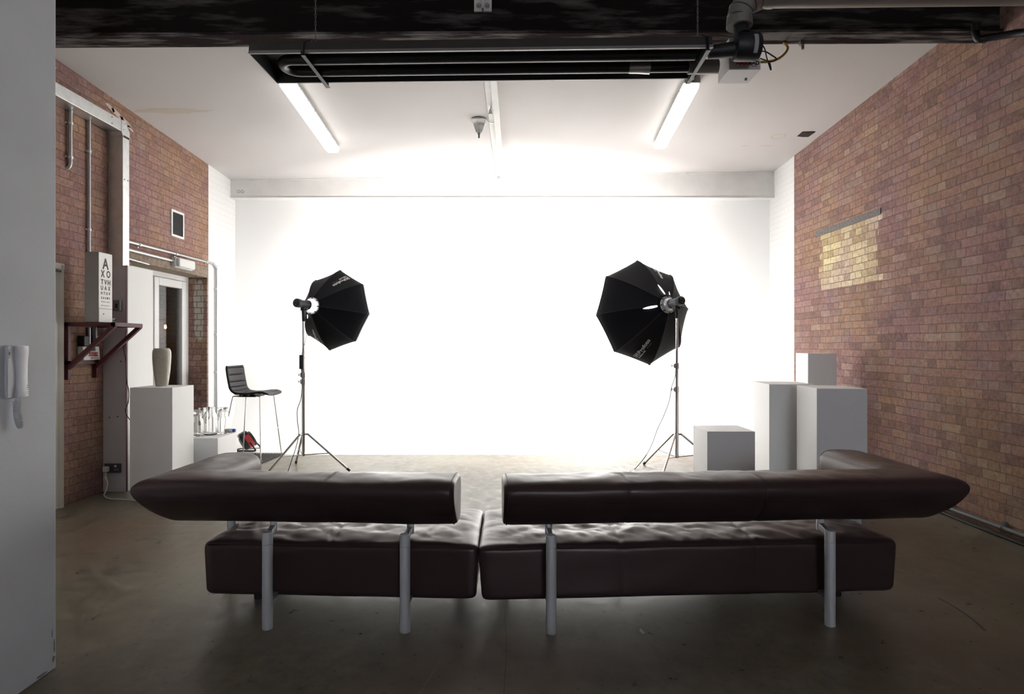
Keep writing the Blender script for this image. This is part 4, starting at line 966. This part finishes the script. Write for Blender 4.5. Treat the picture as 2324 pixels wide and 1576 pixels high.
# boxed riser
root = thing('riser_box', 'tall boxed-in riser with white side and mauve grey front, left of the glazed door', 'riser', (-3.8, 6.1, 0))
b = MB(); b.box((XL, 5.915, 0), (-3.70, 5.93, 2.17)); b.build('front_board', M['riser'], root, smooth=False, world=True)
b = MB(); b.box((-3.715, 5.93, 0), (-3.695, 6.345, 2.172)); b.build('side_panel', M['white'], root, smooth=False, world=True, bevel=.001)
b = MB(); b.box((XL, 5.93, 2.15), (-3.715, 6.345, 2.17)); b.build('top_board', M['white'], root, smooth=False, world=True)
b = MB(); b.box((-3.7, 5.912, 0), (-3.694, 5.932, 2.172)); b.build('edge_strip', M['maroon'], root, smooth=False, world=True)
for (x, z) in ((-3.77, 1.6), (-3.78, .72), (-3.86, .71), (-3.75, 1.25)):
    b = MB(); b.cyl((x, 5.916, z), (x, 5.912, z), .006, seg=10); b.build('screw_hole', M['slotdark'], root, world=True)

# sockets, plug and flex at its foot
root = thing('wall_socket', 'grey metal double socket low on the mauve riser', 'socket', (-3.80, 5.912, .23))
p0, p1 = P(240, 1052, 5.915), P(276, 1073, 5.915)
b = MB(); b.box((p0.x, 5.893, p1.z), (p1.x, 5.915, p0.z)); b.build('plate', M['socket'], root, smooth=False, world=True, bevel=.003)
b = MB(); zc = (p0.z + p1.z) / 2; b.box((-3.798, 5.889, zc + .012), (-3.790, 5.894, zc + .03)); b.box((-3.786, 5.889, zc + .012), (-3.778, 5.894, zc + .03)); b.build('switch', M['cream'], root, smooth=False, world=True)
b = MB()
for (dx, dz) in ((0, .014), (-.012, -.012), (.012, -.012)): b.box((p1.x - .042 + dx, 5.890, zc + dz - .005), (p1.x - .036 + dx, 5.894, zc + dz + .005))
b.build('pin_hole', M['cream'], root, smooth=False, world=True)
root = thing('mains_plug', 'white three pin plug in the left half of the grey socket', 'plug', (p0.x + .03, 5.88, zc))
b = MB(); b.box((p0.x + .004, 5.855, zc - .03), (p0.x + .054, 5.892, zc + .022)); b.build('body', M['cream'], root, world=True, bevel=.008)
fx = p0.x + .03
b = MB(); b.tube(catmull([(fx, 5.872, zc - .028), (fx + .004, 5.868, zc - .08), (fx + .03, 5.85, .09), (fx + .045, 5.80, .03), (fx + .07, 5.74, .007), (fx + .2, 5.62, .006), (fx + .42, 5.57, .006), (fx + .6, 5.50, .006), (fx + 1.0, 5.3, .006)], 8), .005, 8); b.build('flex', M['cream'], root, world=True)
b = MB(); b.cyl((fx - .004, 5.868, zc - .075), (fx + .006, 5.868, zc - .095), .009, seg=8); b.build('cable_tag', M['cream'], root, world=True)
cable([(-3.69, 5.905, 1.55), (-3.70, 5.90, 1.46), (-3.715, 5.90, 1.38), (-3.692, 5.90, 1.25), (-3.690, 5.90, 1.16), (-3.684, 5.90, 1.05), (-3.66, 5.89, .97), (-3.664, 5.89, .86), (-3.69, 5.89, .78), (-3.655, 5.89, .70), (-3.63, 5.95, .64), (-3.63, 6.0, .4)], .004, M['rubber'], 'thin black wire hanging down the edge of the riser')

# bracket shelf, eye chart
root = thing('wall_bracket', 'maroon welded steel bracket shelf holding the eye chart box', 'bracket', (XL, 5.6, 1.35))
za, zb, ya, yb, xa, xb = 1.605, 1.10, 5.395, 5.80, XL + .002, -3.472; t = .036
def bar(mb, p, q, w=.036):
    p, q = Vector(p), Vector(q); d = (q - p).normalized(); s1 = d.cross(Vector((0, 1, 0)) if abs(d.y) < .9 else Vector((0, 0, 1))).normalized() * (w / 2); s2 = d.cross(s1).normalized() * (w / 2)
    mb.hexa([p - s1 - s2, p + s1 - s2, p + s1 + s2, p - s1 + s2, q - s1 - s2, q + s1 - s2, q + s1 + s2, q - s1 + s2])
b = MB(); zt = za - t / 2
bar(b, (xa, ya + t / 2, zt), (xb, ya + t / 2, zt)); bar(b, (xa, yb - t / 2, zt), (xb, yb - t / 2, zt)); bar(b, (xb - t / 2, ya, zt), (xb - t / 2, yb, zt)); bar(b, (xa + t / 2, ya, zt), (xa + t / 2, yb, zt))
b.build('top_frame', M['maroon'], root, smooth=False, world=True, bevel=.002)
for y in (ya + t / 2, yb - t / 2):
    b = MB(); bar(b, (xa + t / 2, y, zt), (xa + t / 2, y, zb)); b.build('post', M['maroon'], root, smooth=False, world=True, bevel=.002)
    b = MB(); bar(b, (xb - .015, y, zt - .01), (xa + t * .6, y, zb + .10)); b.build('brace', M['maroon'], root, smooth=False, world=True, bevel=.002)
b = MB(); bar(b, (xa + t / 2, ya, zb + .15), (xa + t / 2, yb, zb + .15)); b.build('lower_rail', M['maroon'], root, smooth=False, world=True, bevel=.002)
b = MB(); b.box((xa + .002, ya + .006, za - .012), (xb - .004, yb - .006, za)); b.build('shelf_plate', M['maroon'], root, smooth=False, world=True)

root = thing('eye_chart_box', 'white eye test chart light box standing on the maroon bracket', 'eye chart', (-3.68, 5.5, 1.607))
CXa, CXb, CYa, CYb, CZa, CZb = -3.745, -3.625, 5.405, 5.59, 1.606, 2.225
b = MB(); b.box((CXa, CYa, CZa), (CXb, CYb, CZb)); b.build('case', M['chart_side'], root, smooth=False, world=True, bevel=.003)
b = MB(); b.box((CXb, CYa + .002, CZa + .125), (CXb + .004, CYb - .004, CZb - .003)); b.build('chart_panel', M['chart'], root, smooth=False, world=True)
b = MB(); b.box((CXb, CYa + .002, CZa + .002), (CXb + .005, CYb - .004, CZa + .120)); ap = b.build('access_panel', M['chart'], root, smooth=False, world=True, bevel=.002)
b = MB(); b.cyl((CXb + .004, CYa + .06, CZa + .075), (CXb + .010, CYa + .06, CZa + .075), .004, seg=10); b.build('switch', M['ink'], ap, world=True)
b = MB()
rows = [('A', .048, .095, 0), ('XO', .156, .060, .076), ('TVH', .238, .044, .092), ('UAX', .295, .036, .098), ('HTOV', .347, .025, .104), ('XAUMT', .392, .019, .106), ('VHAICUT', .431, .010, .108), ('UXTOYMYT', .465, .008, .108)]
for (s_, top, ch_h, wd) in rows:
    nn = len(s_); b = MB()
    for k, ch in enumerate(s_):
        yy = (CYa + CYb) / 2 - .002 + (0 if nn == 1 else (-wd / 2 + wd * k / (nn - 1)))
        mt = Matrix.Translation((CXb + .0050, yy, CZb - top - ch_h)) @ Matrix.Rotation(PI / 2, 4, 'Z') @ Matrix.Rotation(PI / 2, 4, 'X') @ Matrix.Diagonal((.76 if ch in 'XO' else .84, 1, 1, 1))
        b.text(ch, ch_h / .70, mt, 'CENTER', .0004, bold=ch_h * .03)
    b.build('letter_row', M['ink'], root, smooth=False, world=True)
root = thing('power_adapter', 'small black adapter on the bracket shelf right of the eye chart', 'adapter', (-3.78, 5.73, 1.607))
b = MB(); b.box((-3.80, 5.70, 1.607), (-3.70, 5.76, 1.66)); b.build('case', M['black'], root, world=True, bevel=.006)
b = MB(); b.tube(catmull([(-3.70, 5.73, 1.63), (-3.66, 5.70, 1.64), (-3.64, 5.66, 1.615), (-3.66, 5.62, 1.612), (-3.72, 5.64, 1.612)], 5), .004, 7); b.build('lead', M['rubber'], root, world=True)
root = thing('junction_box', 'small dark switch box on the riser front beside the eye chart', 'switch box', (-3.74, 5.90, 1.78))
b = MB(); b.box((-3.800, 5.872, 1.73), (-3.735, 5.913, 1.835)); b.build('case', M['alu_dk'], root, world=True, bevel=.004)
b = MB(); b.box((-3.775, 5.868, 1.76), (-3.755, 5.874, 1.80)); b.build('rocker', M['black'], root, world=True)

root = thing('keypad_alarm', 'white keypad alarm panel on the brick below the bracket shelf', 'alarm panel', (XL, 5.68, 1.33))
yA, yB, zA, zB = 5.565, 5.785, 1.268, 1.392
b = MB(); b.hexa([(XL, yA, zA), (-3.862, yA, zA), (-3.862, yB, zA), (XL, yB, zA), (XL, yA, zB), (-3.872, yA, zB), (-3.872, yB, zB), (XL, yB, zB)]); b.build('case', M['cream'], root, smooth=False, world=True, bevel=.004)
b = MB(); b.box((-3.866, 5.66, 1.352), (-3.862, 5.72, 1.378)); b.build('display', M['socket'], root, smooth=False, world=True)
for r_ in range(2):
    for k in range(5):
        b = MB(); b.box((-3.864, 5.640 + k * .022, 1.325 - r_ * .020), (-3.8555, 5.655 + k * .022, 1.338 - r_ * .020)); b.build('key', M['red_ink'], root, smooth=False, world=True)
b = MB(); b.box((-3.864, 5.665, 1.278), (-3.858, 5.715, 1.294)); b.build('name_strip', M['lintel_w'], root, smooth=False, world=True)
b = MB(); b.box((XL, 5.565, 1.395), (-3.86, 5.64, 1.49)); o = b.build('alarm_sounder', M['black'], bevel=.006); tag(o, 'small black sounder box above the keypad panel', 'sounder')
root = thing('fuse_holder', 'grey cylindrical fuse holder on the brick beside the black sounder', 'fuse holder', (XL, 5.74, 1.48))
b = MB(); b.cyl((XL + .035, 5.74, 1.42), (XL + .035, 5.74, 1.575), .022, seg=18); b.build('barrel', M['alu_dk'], root, world=True)
b = MB(); b.box((XL + .056, 5.725, 1.44), (XL + .060, 5.755, 1.49)); b.build('paper_label', M['lintel_w'], root, world=True)

# outside lamp seen through the glass
root = thing('outdoor_lamp', 'small warm bulb glowing in the yard behind the glass door', 'lamp', (-5.9, 10.4, 1.7))
b = MB(); b.lathe([(.003, -.015), (.010, -.012), (.017, .004), (.016, .02), (.012, .045), (.012, .05)], (-5.85, 10.4, 1.70), 20); b.build('bulb', M['bulb'], root, world=True)
b = MB(); b.cyl((-5.85, 10.4, 1.75), (-5.85, 10.4, 1.80), .016); b.tube([(-5.85, 10.4, 1.80), (-5.86, 10.4, 1.84), (-6.0, 10.4, 1.84)], .008); b.build('lamp_holder', M['black'], root, world=True)

# ------------------------------------------------------------------ entry phone on the partition
root = thing('entry_phone', 'pale grey entry phone with coiled cord on the white partition', 'phone', (-1.98, 2.47, 1.3))
x0 = -1.98; yA, yB, zA, zB = 2.402, 2.500, 1.192, 1.402
b = MB(); b.box((x0, yA, zA), (x0 + .014, yB, zB)); base = b.build('base', M['phone'], root, world=True, bevel=.005, seg=3)
b = MB(); b.box((x0 + .012, yA + .008, zB - .040), (x0 + .0155, yA + .014, zB - .026)); b.build('button', M['socket'], base, smooth=False, world=True)
b = MB()
for dz in (-.019, -.023, -.046, -.050): b.box((x0 + .013, yA + .006, zB + dz - .0008), (x0 + .0146, yA + .016, zB + dz + .0008))
b.build('marking', M['socket'], base, smooth=False, world=True)
b = MB(); hp = [(yA + .044, zA + .003), (yB + .001, zA + .003), (yB + .001, zB - .003), (yA + .044, zB - .003)]
rs = []
for k in range(15):
    z = zA + .003 + (zB - zA - .006) * k / 14; f = k / 14; th = .020 + .005 * (math.exp(-((f - .08) / .10) ** 2) + math.exp(-((f - .90) / .16) ** 2)); ins = .006 * math.sin(PI * min(1, f * 1.25))
    rs.append([(x0 + .012, yA + .036 + ins, z), (x0 + th, yA + .038 + ins, z), (x0 + th + .002, yA + .05 + ins, z), (x0 + th + .001, yB - .012, z), (x0 + th - .003, yB, z), (x0 + .012, yB, z)])
b.rings(rs); hs = b.build('handset', M['phone'], root, world=True, ang=50)
b = MB()
for k in range(5): b.box((x0 + .016, yB - .010, zA + .015 + k * .008), (x0 + .0265, yB - .004, zA + .017 + k * .008))
b.build('grille_slot', M['phone_d'], hs, smooth=False, world=True)
b = MB(); pts = []
cp = catmull([(x0 + .018, 2.440, zA), (x0 + .020, 2.434, zA - .03), (x0 + .022, 2.434, zA - .07), (x0 + .022, 2.446, zA - .108), (x0 + .024, 2.456, zA - .115), (x0 + .024, 2.458, zA - .09), (x0 + .022, 2.450, zA - .05), (x0 + .02, 2.454, zA - .02), (x0 + .02, 2.458, zA)], 8)
L = [0]
for a, c in zip(cp, cp[1:]): L.append(L[-1] + (c - a).length)
n = 420
for i in range(n):
    s_ = L[-1] * i / (n - 1); j = max(k for k in range(len(L)) if L[k] <= s_ + 1e-9); j = min(j, len(cp) - 2); f = (s_ - L[j]) / max(1e-9, L[j + 1] - L[j])
    p = cp[j] + (cp[j + 1] - cp[j]) * f; t = (cp[j + 1] - cp[j]).normalized(); u_ = t.cross(Vector((1, 0, 0))).normalized(); w_ = Vector((1, 0, 0))
    am = .0062 if .04 < i / n < .95 else .0; a = s_ / .0048 * 2 * PI; pts.append(p + (u_ * math.cos(a) + w_ * math.sin(a)) * am)
b.tube(pts, .0017, 5); b.build('coiled_cord', M['phone'], root, world=True)

# ------------------------------------------------------------------ fluorescent ceiling lights
def batten(pa, pb, label):
    a, c = Vector(pa), Vector(pb); mid = (a + c) / 2; d = c - a; Ln = d.length
    yaw = math.atan2(-d.x, d.y); pit = math.asin(d.z / Ln)
    mtx = Matrix.Translation(mid) @ Matrix.Rotation(yaw, 4, 'Z') @ Matrix.Rotation(pit, 4, 'X')
    root = empty_at('ceiling_light', label, 'ceiling light', mtx, 'twin fluorescent battens')
    hl = Ln / 2
    pr = [(-.078, .0), (-.074, -.028), (-.052, -.048), (.052, -.048), (.074, -.028), (.078, .0)]
    b = MB(); b.rings([[(x * .80, -hl + .03, z * .55) for x, z in pr], [(x * .95, -hl + .045, z * .9) for x, z in pr], [(x, -hl + .07, z) for x, z in pr], [(x, hl - .07, z) for x, z in pr], [(x * .95, hl - .03, z * .9) for x, z in pr], [(x * .70, hl - .005, z * .5) for x, z in pr]])
    dif = b.build('diffuser', M['tube'], root, ang=25)
    b = MB(); b.rings([[(x, y, z) for x, z in ((-.080, .002), (.080, .002), (.066, .05), (-.066, .05))] for y in (-hl + .02, hl - .01)]); hs = b.build('housing', M['cream'], root, smooth=False, bevel=.004)
    b = MB(); b.box((-.074, -hl - .006, -.006), (.074, -hl + .032, .046)); b.build('end_cap', M['phone_d'], root, smooth=False, bevel=.008)
    b = MB(); b.cyl((0, -hl, .02), (0, -hl - .06, .03), .018, seg=12); b.build('cable_gland', M['black'], root)
    for k in range(7):
        y = -hl + .16 + (Ln - .32) * k / 6
        b = MB(); b.box((.076, y - .012, -.02), (.086, y + .012, .012)); b.build('clip', M['silver'], root, smooth=False)
        b = MB(); b.box((-.086, y - .012, -.02), (-.076, y + .012, .012)); b.build('clip', M['silver'], root, smooth=False)
    return root
batten((-2.065, 5.63, ceil_z(-2.06, 5.63) - .055), (-2.135, 7.38, ceil_z(-2.13, 7.38) - .055), 'lit fluorescent batten left of the middle batten on the ceiling')
batten((1.695, 5.79, ceil_z(1.69, 5.79) - .055), (1.772, 7.42, ceil_z(1.77, 7.42) - .055), 'lit fluorescent batten on the ceiling towards the right brick wall')

# clear fitting and hook on the ceiling
root = thing('ceiling_fitting', 'bare grey conical lamp fitting without a bulb on the ceiling', 'light fitting', (-.35, 6.55, 3.7))
fx, fy = ceil_pt(1087, 272); fz = ceil_z(fx, fy)
b = MB(); b.tube([(fx + (.085 + .006 * math.sin(5 * a)) * math.cos(a), fy + .085 * math.sin(a), fz - .012) for a in [2 * PI * k / 30 for k in range(30)]], .005, 6, closed=True); b.lathe([(.085, -.006), (.09, -.002), (.09, 0)], (fx, fy, fz), 30); b.build('rose_plate', M['oldwhite'], root, world=True)
b = MB(); b.lathe([(.016, -.145), (.03, -.14), (.038, -.12), (.068, -.03), (.070, -.008)], (fx, fy, fz), 28); b.build('cone', M['frosty'], root, world=True)
b = MB(); b.cyl((fx, fy, fz - .14), (fx, fy, fz - .20), .010, seg=12); b.cyl((fx, fy, fz - .14), (fx, fy, fz - .16), .016, seg=12); b.build('bolt', M['alu_dk'], root, world=True)
b = MB(); b.tube(catmull([(fx + .085, fy, fz - .012), (fx + .14, fy - .01, fz - .03), (fx + .19, fy, fz - .02), (fx + .21, fy + .02, fz - .01)], 6), .003, 6); b.build('wire', M['oldwhite'], root, world=True)
hx, hy = ceil_pt(1113, 236); hz = ceil_z(hx, hy) - .02
root = thing('ceiling_hook', 'small bell shaped hook hanging from the ceiling batten', 'hook', (hx, hy, hz))
b = MB(); b.tube(catmull([(hx + .004, hy, hz + .02), (hx + .006, hy, hz - .02), (hx, hy, hz - .035)], 4), .004, 7); b.build('stem', M['black'], root, world=True)
b = MB(); b.lathe([(.006, -.03), (.013, -.045), (.022, -.085), (.020, -.09)], (hx, hy, hz), 18); b.build('bell', M['oldwhite'], root, world=True)

# ------------------------------------------------------------------ radiant tube heater
HO = Vector((-.205, 4.14, 3.278)); HR = rt(-1.5)
root = thing('radiant_heater', 'long dark radiant tube heater hung on chains below the black beam', 'heater', HO, HR)
hl = 1.475
pr = [(-.222, 0), (-.205, .078), (-.10, .118), (.10, .118), (.205, .078), (.222, 0), (.216, 0), (.198, .072), (.095, .110), (-.095, .110), (-.198, .072), (-.216, 0)]
b = MB(); b.prism(pr, 'x', -hl, hl); b.build('reflector', M['heater'], root, smooth=False)
b = MB(); b.box((-hl, -.232, -.006), (hl, -.216, .012)); b.box((-hl, .216, -.006), (hl, .226, .008)); b.build('rim', mat('dull_bright_rim', (.20, .18, .175), .4, .4), root, smooth=False)
b = MB(); b.prism([(y, z) for y, z in pr[:6]], 'x', -hl - .006, -hl); b.build('end_plate', M['heater_in'], root, smooth=False)
b = MB(); b.box((-hl - .010, -.225, -.006), (-hl - .002, .225, .004)); b.build('end_rim', M['burner'], root, smooth=False)
b = MB(); b.prism([(y * .97, z * .93) for y, z in pr[:6]], 'x', hl - .012, hl); b.build('end_plate', M['heater_in'], root, smooth=False)
b = MB(); b.prism([(-.214, .002), (-.197, .071), (-.095, .108), (.095, .108), (.197, .071), (.214, .002), (.212, .002), (.194, .068), (.094, .104), (-.094, .104), (-.194, .068), (-.212, .002)], 'x', -hl + .001, hl - .02); b.build('liner', M['heater_in'], root, smooth=False)
ub = [Vector((1.40, -.088, .018)), Vector((-1.15, -.088, .018))] + [Vector((-1.25 - .088 * math.sin(a), -.088 * math.cos(a), .018)) for a in [PI * k / 14 for k in range(15)]] + [Vector((-1.15, .088, .018)), Vector((1.56, .088, .018))]
b = MB(); b.tube(ub, .036, 16); b.build('radiant_tube', M['pipeblk'], root)
b = MB(); b.tube([(1.0, .088, .016), (1.06, .088, .016), (1.13, .088, .016), (1.14, .088, .016)], [.037, .0385, .043, .044], 16); b.build('tube_coupling', M['steelpipe'], root)
b = MB(); b.tube([(1.40, .088, .016), (1.60, .088, .016)], .047, 16); b.build('tube_coupling', M['duct'], root)
for x in (-1.12, 1.44):
    hg = MB(); hg.box((x - .014, -.245, -.030), (x + .014, .255, -.026)); hg.box((x - .014, -.245, -.030), (x - .011, .255, .004))
    hanger = hg.build('hanger_bracket', M['pipeblk'], root, smooth=False)
    q = MB(); q.tube([(x, -.240, -.028), (x, -.235, .055), (x, -.10, .135), (x, 0, .150)], .008, 8); q.tube([(x, .248, -.028), (x, .215, .09), (x, .10, .135), (x, 0, .150)], .008, 8); q.build('hanger_arm', M['pipeblk'], root)
    for k in range(5):
        q = MB(); q.cyl((x - .012, -.14 + .075 * k, -.02), (x - .016, -.14 + .075 * k, -.02), .007, seg=8); q.build('bolt', M['chain'], hanger)
# burner, fan
BZ = 3.236 - HO.z
def wb(mb, name, m, parent=root, **k): return mb.build(name, m, parent, world=True, **k)
b = MB(); b.box((1.443, 4.10, 3.236), (1.652, 4.32, 3.448)); burner = wb(b, 'burner_box', M['burner'], smooth=False, bevel=.003)
b = MB(); b.text('AMBI', .036, Matrix.Translation((1.488, 4.0985, 3.268)) @ Matrix.Rotation(PI / 2, 4, 'X'), bold=.0012); wb(b, 'lettering', M['red_ink'], burner, smooth=False)
b = MB(); b.text('RAD', .036, Matrix.Translation((1.572, 4.0985, 3.268)) @ Matrix.Rotation(PI / 2, 4, 'X'), 'LEFT', bold=.0016); wb(b, 'lettering', M['ink'], burner, smooth=False)
b = MB(); b.text('VISION', .013, Matrix.Translation((1.588, 4.0985, 3.254)) @ Matrix.Rotation(PI / 2, 4, 'X'), 'LEFT', bold=.0004); wb(b, 'lettering', M['red_ink'], burner, smooth=False)
b = MB()
for p in ((1.605, 4.235), (1.612, 4.255)): b.cyl((p[0], p[1], 3.237), (p[0], p[1], 3.232), .008, seg=12)
wb(b, 'indicator', M['ink'], burner)
b = MB(); fc = Vector((1.515, 3.98, 3.328)); 
b.T = Matrix.Translation(fc) @ Matrix.Rotation(PI / 2, 4, 'Y'); b.lathe([(.04, -.085), (.082, -.08), (.088, -.06), (.088, .055), (.080, .075), (.055, .082)], seg=32); fan = wb(b, 'flue_fan', M['black'])
b = MB(); b.T = Matrix.Translation(fc)
rs = []
for k in range(9):
    a = rt(-128 + 10 * k); rs.append((math.cos(a) * .0895, math.sin(a) * .0895))
for (y0_, z0_), (y1_, z1_) in zip(rs, rs[1:]):
    b.face([b.v((.018, y0_, z0_)), b.v((.044, y0_, z0_)), b.v((.044, y1_, z1_)), b.v((.018, y1_, z1_))])
b.bm.transform(Matrix.Translation(fc) @ Matrix.Rotation(rt(-84), 4, 'X') @ Matrix.Translation(-fc))
wb(b, 'rating_label', M['lintel_w'], fan)
b = MB(); b.cyl((1.44, 3.99, 3.318), (1.28, 4.02, 3.312), .050, .042, 20); wb(b, 'fan_inlet', M['black'], fan)
b = MB(); b.cyl((fc.x - .03, fc.y, fc.z + .08), (1.472, 3.99, 3.50), .050, .046, 20); wb(b, 'fan_outlet', M['black'], fan)
b = MB(); b.box((1.44, 3.94, 3.49), (1.51, 3.955, 3.56)); wb(b, 'mounting_lug', M['duct'], fan, smooth=False, bevel=.002)

def chain(x, y, z0, z1, label):
    b = MB(); n = int((z1 - z0) / .027)
    for k in range(n):
        z = z0 + .0135 + k * .027; q = []
        for i in range(10):
            a = 2 * PI * i / 10; u_ = .0052 * math.cos(a); w_ = .0165 * math.sin(a)
            q.append((x + (u_ if k % 2 else 0), y + (0 if k % 2 else u_), z + w_))
        b.tube(q, .0018, 5, closed=True)
    o = b.build('hanging_chain', M['chain']); tag(o, label, 'chain', 'chains holding the heater')
chain(-1.325, 4.16, 3.425, 4.42, 'steel chain at the left end of the radiant heater')
chain(1.234, 4.10, 3.425, 4.42, 'steel chain at the burner end of the radiant heater')

# flue duct
root = thing('flue_duct', 'dull grey spiral flue duct with elbow running right above the burner box', 'duct', (1.47, 4.0, 3.6))
R_ = .079; vx, vy = 1.474, 4.0; zc = 3.635
b = MB(); b.tube([(vx, vy, 3.468), (vx, vy, 3.47), (vx, vy, 3.525)], [R_ * 1.02, R_ * 1.04, R_ * 1.02], 28); b.build('collar', M['duct'], root, world=True)
el = [Vector((vx, vy, 3.525)), Vector((vx + .012, vy, 3.575)), Vector((vx + .05, vy, 3.632)), Vector((vx + .115, vy, 3.668)), Vector((vx + .18, vy, 3.675))]
b = MB(); b.tube(el, R_, 28); b.build('elbow', M['duct'], root, world=True, ang=20)
b = MB()
for k in range(1, 4):
    t = (el[k + 1] - el[k - 1]).normalized(); b.tube([el[k] - t * .003, el[k] + t * .003], R_ * 1.035, 28)
b.build('elbow_seam', mat('dark_seam', (.07, .065, .06), .5, .3), root, world=True)
b = MB(); b.tube([(vx + .18, vy, 3.675), (vx + .22, vy, 3.675)], R_ * 1.04, 28); b.tube([(vx + .20, vy, 3.675), (XR, vy, 3.695)], R_ * .98, 28); b.build('horizontal_pipe', M['duct'], root, world=True)
b = MB(); b.cyl((vx + .062, vy - .05, 3.53), (vx + .13, vy - .05, 3.56), .006, seg=8); b.build('strut', M['duct'], root, world=True)

b = MB(); hp = [P(1726, 141, 4.2), P(1745, 140, 4.2), P(1765, 134, 4.21), P(1781, 122, 4.30), P(1788, 109, 4.45), P(1783, 101, 4.62), P(1776, 95, 4.80), P(1768, 86, 4.88), P(1764, 66, 4.90)]
b.tube(catmull(hp, 6), .0085, 10); o = b.build('gas_hose', M['yellow']); tag(o, 'yellow gas hose looping right of the burner box', 'hose')
b = MB(); gx = P(1630, 112, 4.92).x; b.tube([P(1630, 118, 4.92), Vector((gx, 4.92, ceil_z(gx, 4.92)))], .0095, 10); o = b.build('gas_pipe', M['yellow']); tag(o, 'short yellow gas pipe rising behind the heater end', 'pipe')
cable([P(1718, 117, 4.15), P(1736, 117, 4.15), P(1752, 126, 4.16), P(1762, 134, 4.17), P(1752, 140, 4.16), P(1738, 137, 4.15), P(1718, 130, 4.14)], .0045, M['rubber'], 'black lead looping out of the side of the burner box')
cable([P(1718, 92, 4.16), P(1734, 108, 4.17), P(1740, 130, 4.18), P(1748, 156, 4.2), P(1750, 157, 4.21), P(1747, 142, 4.22)], .0042, M['rubber'], 'black wire dangling below the yellow gas hose')

p = P(1820, 96, 4.72)
root = thing('beam_clamp', 'small rusty clamp hanging off the black beam at right', 'clamp', p)
b = MB(); b.box((p.x - .018, 4.70, p.z - .025), (p.x + .014, 4.74, p.z + .03)); b.build('jaw', M['chain'], root, world=True, bevel=.004)
b = MB(); b.cyl((p.x + .006, 4.72, p.z - .02), (p.x + .006, 4.72, p.z - .055), .010, seg=8); b.build('bolt', M['chain'], root, world=True)

root = thing('pipe_run', 'dark pipe with an elbow where the black beam meets the right wall', 'pipe', (3.5, 4.5, 3.7))
b = MB(); b.tube(catmull([(3.40, 4.52, 3.76), (3.40, 4.52, 3.68), (3.42, 4.51, 3.642), (3.47, 4.48, 3.64), (3.56, 4.36, 3.61), (3.60, 4.18, 3.565), (3.61, 3.6, 3.55), (3.61, 2.6, 3.55)], 7), .026, 14); b.build('pipe', M['pipeblk'], root, world=True)
b = MB(); b.cyl((3.40, 4.52, 3.70), (3.40, 4.52, 3.76), .031, seg=16); b.build('coupling', M['pipeblk'], root, world=True)

# right wall foot: conduit on clips; cord behind the sofa; paper scrap
root = thing('floor_conduit', 'grey conduit clipped along the foot of the right brick wall', 'conduit', (3.6, 5.0, .05))
b = MB(); b.tube([(3.612, 2.0, .055), (3.612, 4.0, .055), (3.612, 6.4, .055)], .017, 12); b.build('pipe', M['dullpipe'], root, world=True)
for y in (3.5, 4.02, 4.55, 5.1, 5.8):
    b = MB(); b.cyl((3.612, y - .012, .055), (3.612, y + .012, .055), .0225, seg=12); b.box((3.625, y - .012, .075), (3.65, y + .012, .10)); b.build('saddle_clip', M['dullpipe'], root, world=True)
b = MB(); b.tube(catmull([(3.585, 1.5, .012), (3.58, 3.0, .012), (3.575, 4.0, .012), (3.56, 4.6, .012), (3.585, 5.4, .012)], 8), .010, 8); o = b.build('floor_cable', M['rubber']); tag(o, 'black cable lying on the floor under the right wall conduit', 'cable')
cable([(2.05, 4.15, .011), (2.45, 4.72, .011), (2.66, 4.83, .011), (2.78, 4.95, .011), (3.02, 5.25, .011), (3.20, 5.38, .011), (3.35, 5.75, .011)], .0095, M['rubber'], 'black cord on the floor behind the right arm of the sofa')
b = MB(); p = Vector((.637, 3.006 - .005, .004)); sx = P(1458, 1437, 3.006)
b.face([b.v((sx.x - .012, 3.02, .003)), b.v((sx.x - .004, 3.035, .010)), b.v((sx.x + .010, 2.995, .006)), b.v((sx.x - .002, 2.990, .003))]); b.face([b.v((sx.x - .004, 3.035, .010)), b.v((sx.x + .002, 3.03, .004)), b.v((sx.x + .010, 2.995, .006))])
o = b.build('paper_scrap', M['paper'], smooth=False, solid=.0006); tag(o, 'tiny torn paper scrap on the floor in front of the sofa', 'paper')

# ------------------------------------------------------------------ light, camera
w = bpy.data.worlds.new('World'); bpy.context.scene.world = w; w.use_nodes = True
bg = w.node_tree.nodes['Background']; bg.inputs[0].default_value = (0.60, 0.66, 0.76, 1); bg.inputs[1].default_value = 11.0
cam = bpy.data.cameras.new('camera'); cam.sensor_fit = 'HORIZONTAL'; cam.sensor_width = 36; cam.lens = 36 * F / 2324
cam.shift_y = (CY - 788) / 2324; cam.clip_start = .05
co = bpy.data.objects.new('camera', cam); C.objects.link(co); co.location = (0, 0, H); co.rotation_euler = (PI / 2, 0, 0)
sc = bpy.context.scene; sc.camera = co
sc.view_settings.view_transform = 'Standard'; sc.view_settings.look = 'None'; sc.view_settings.exposure = 1.18; sc.view_settings.gamma = 1.0; sc.view_settings.use_curve_mapping = False
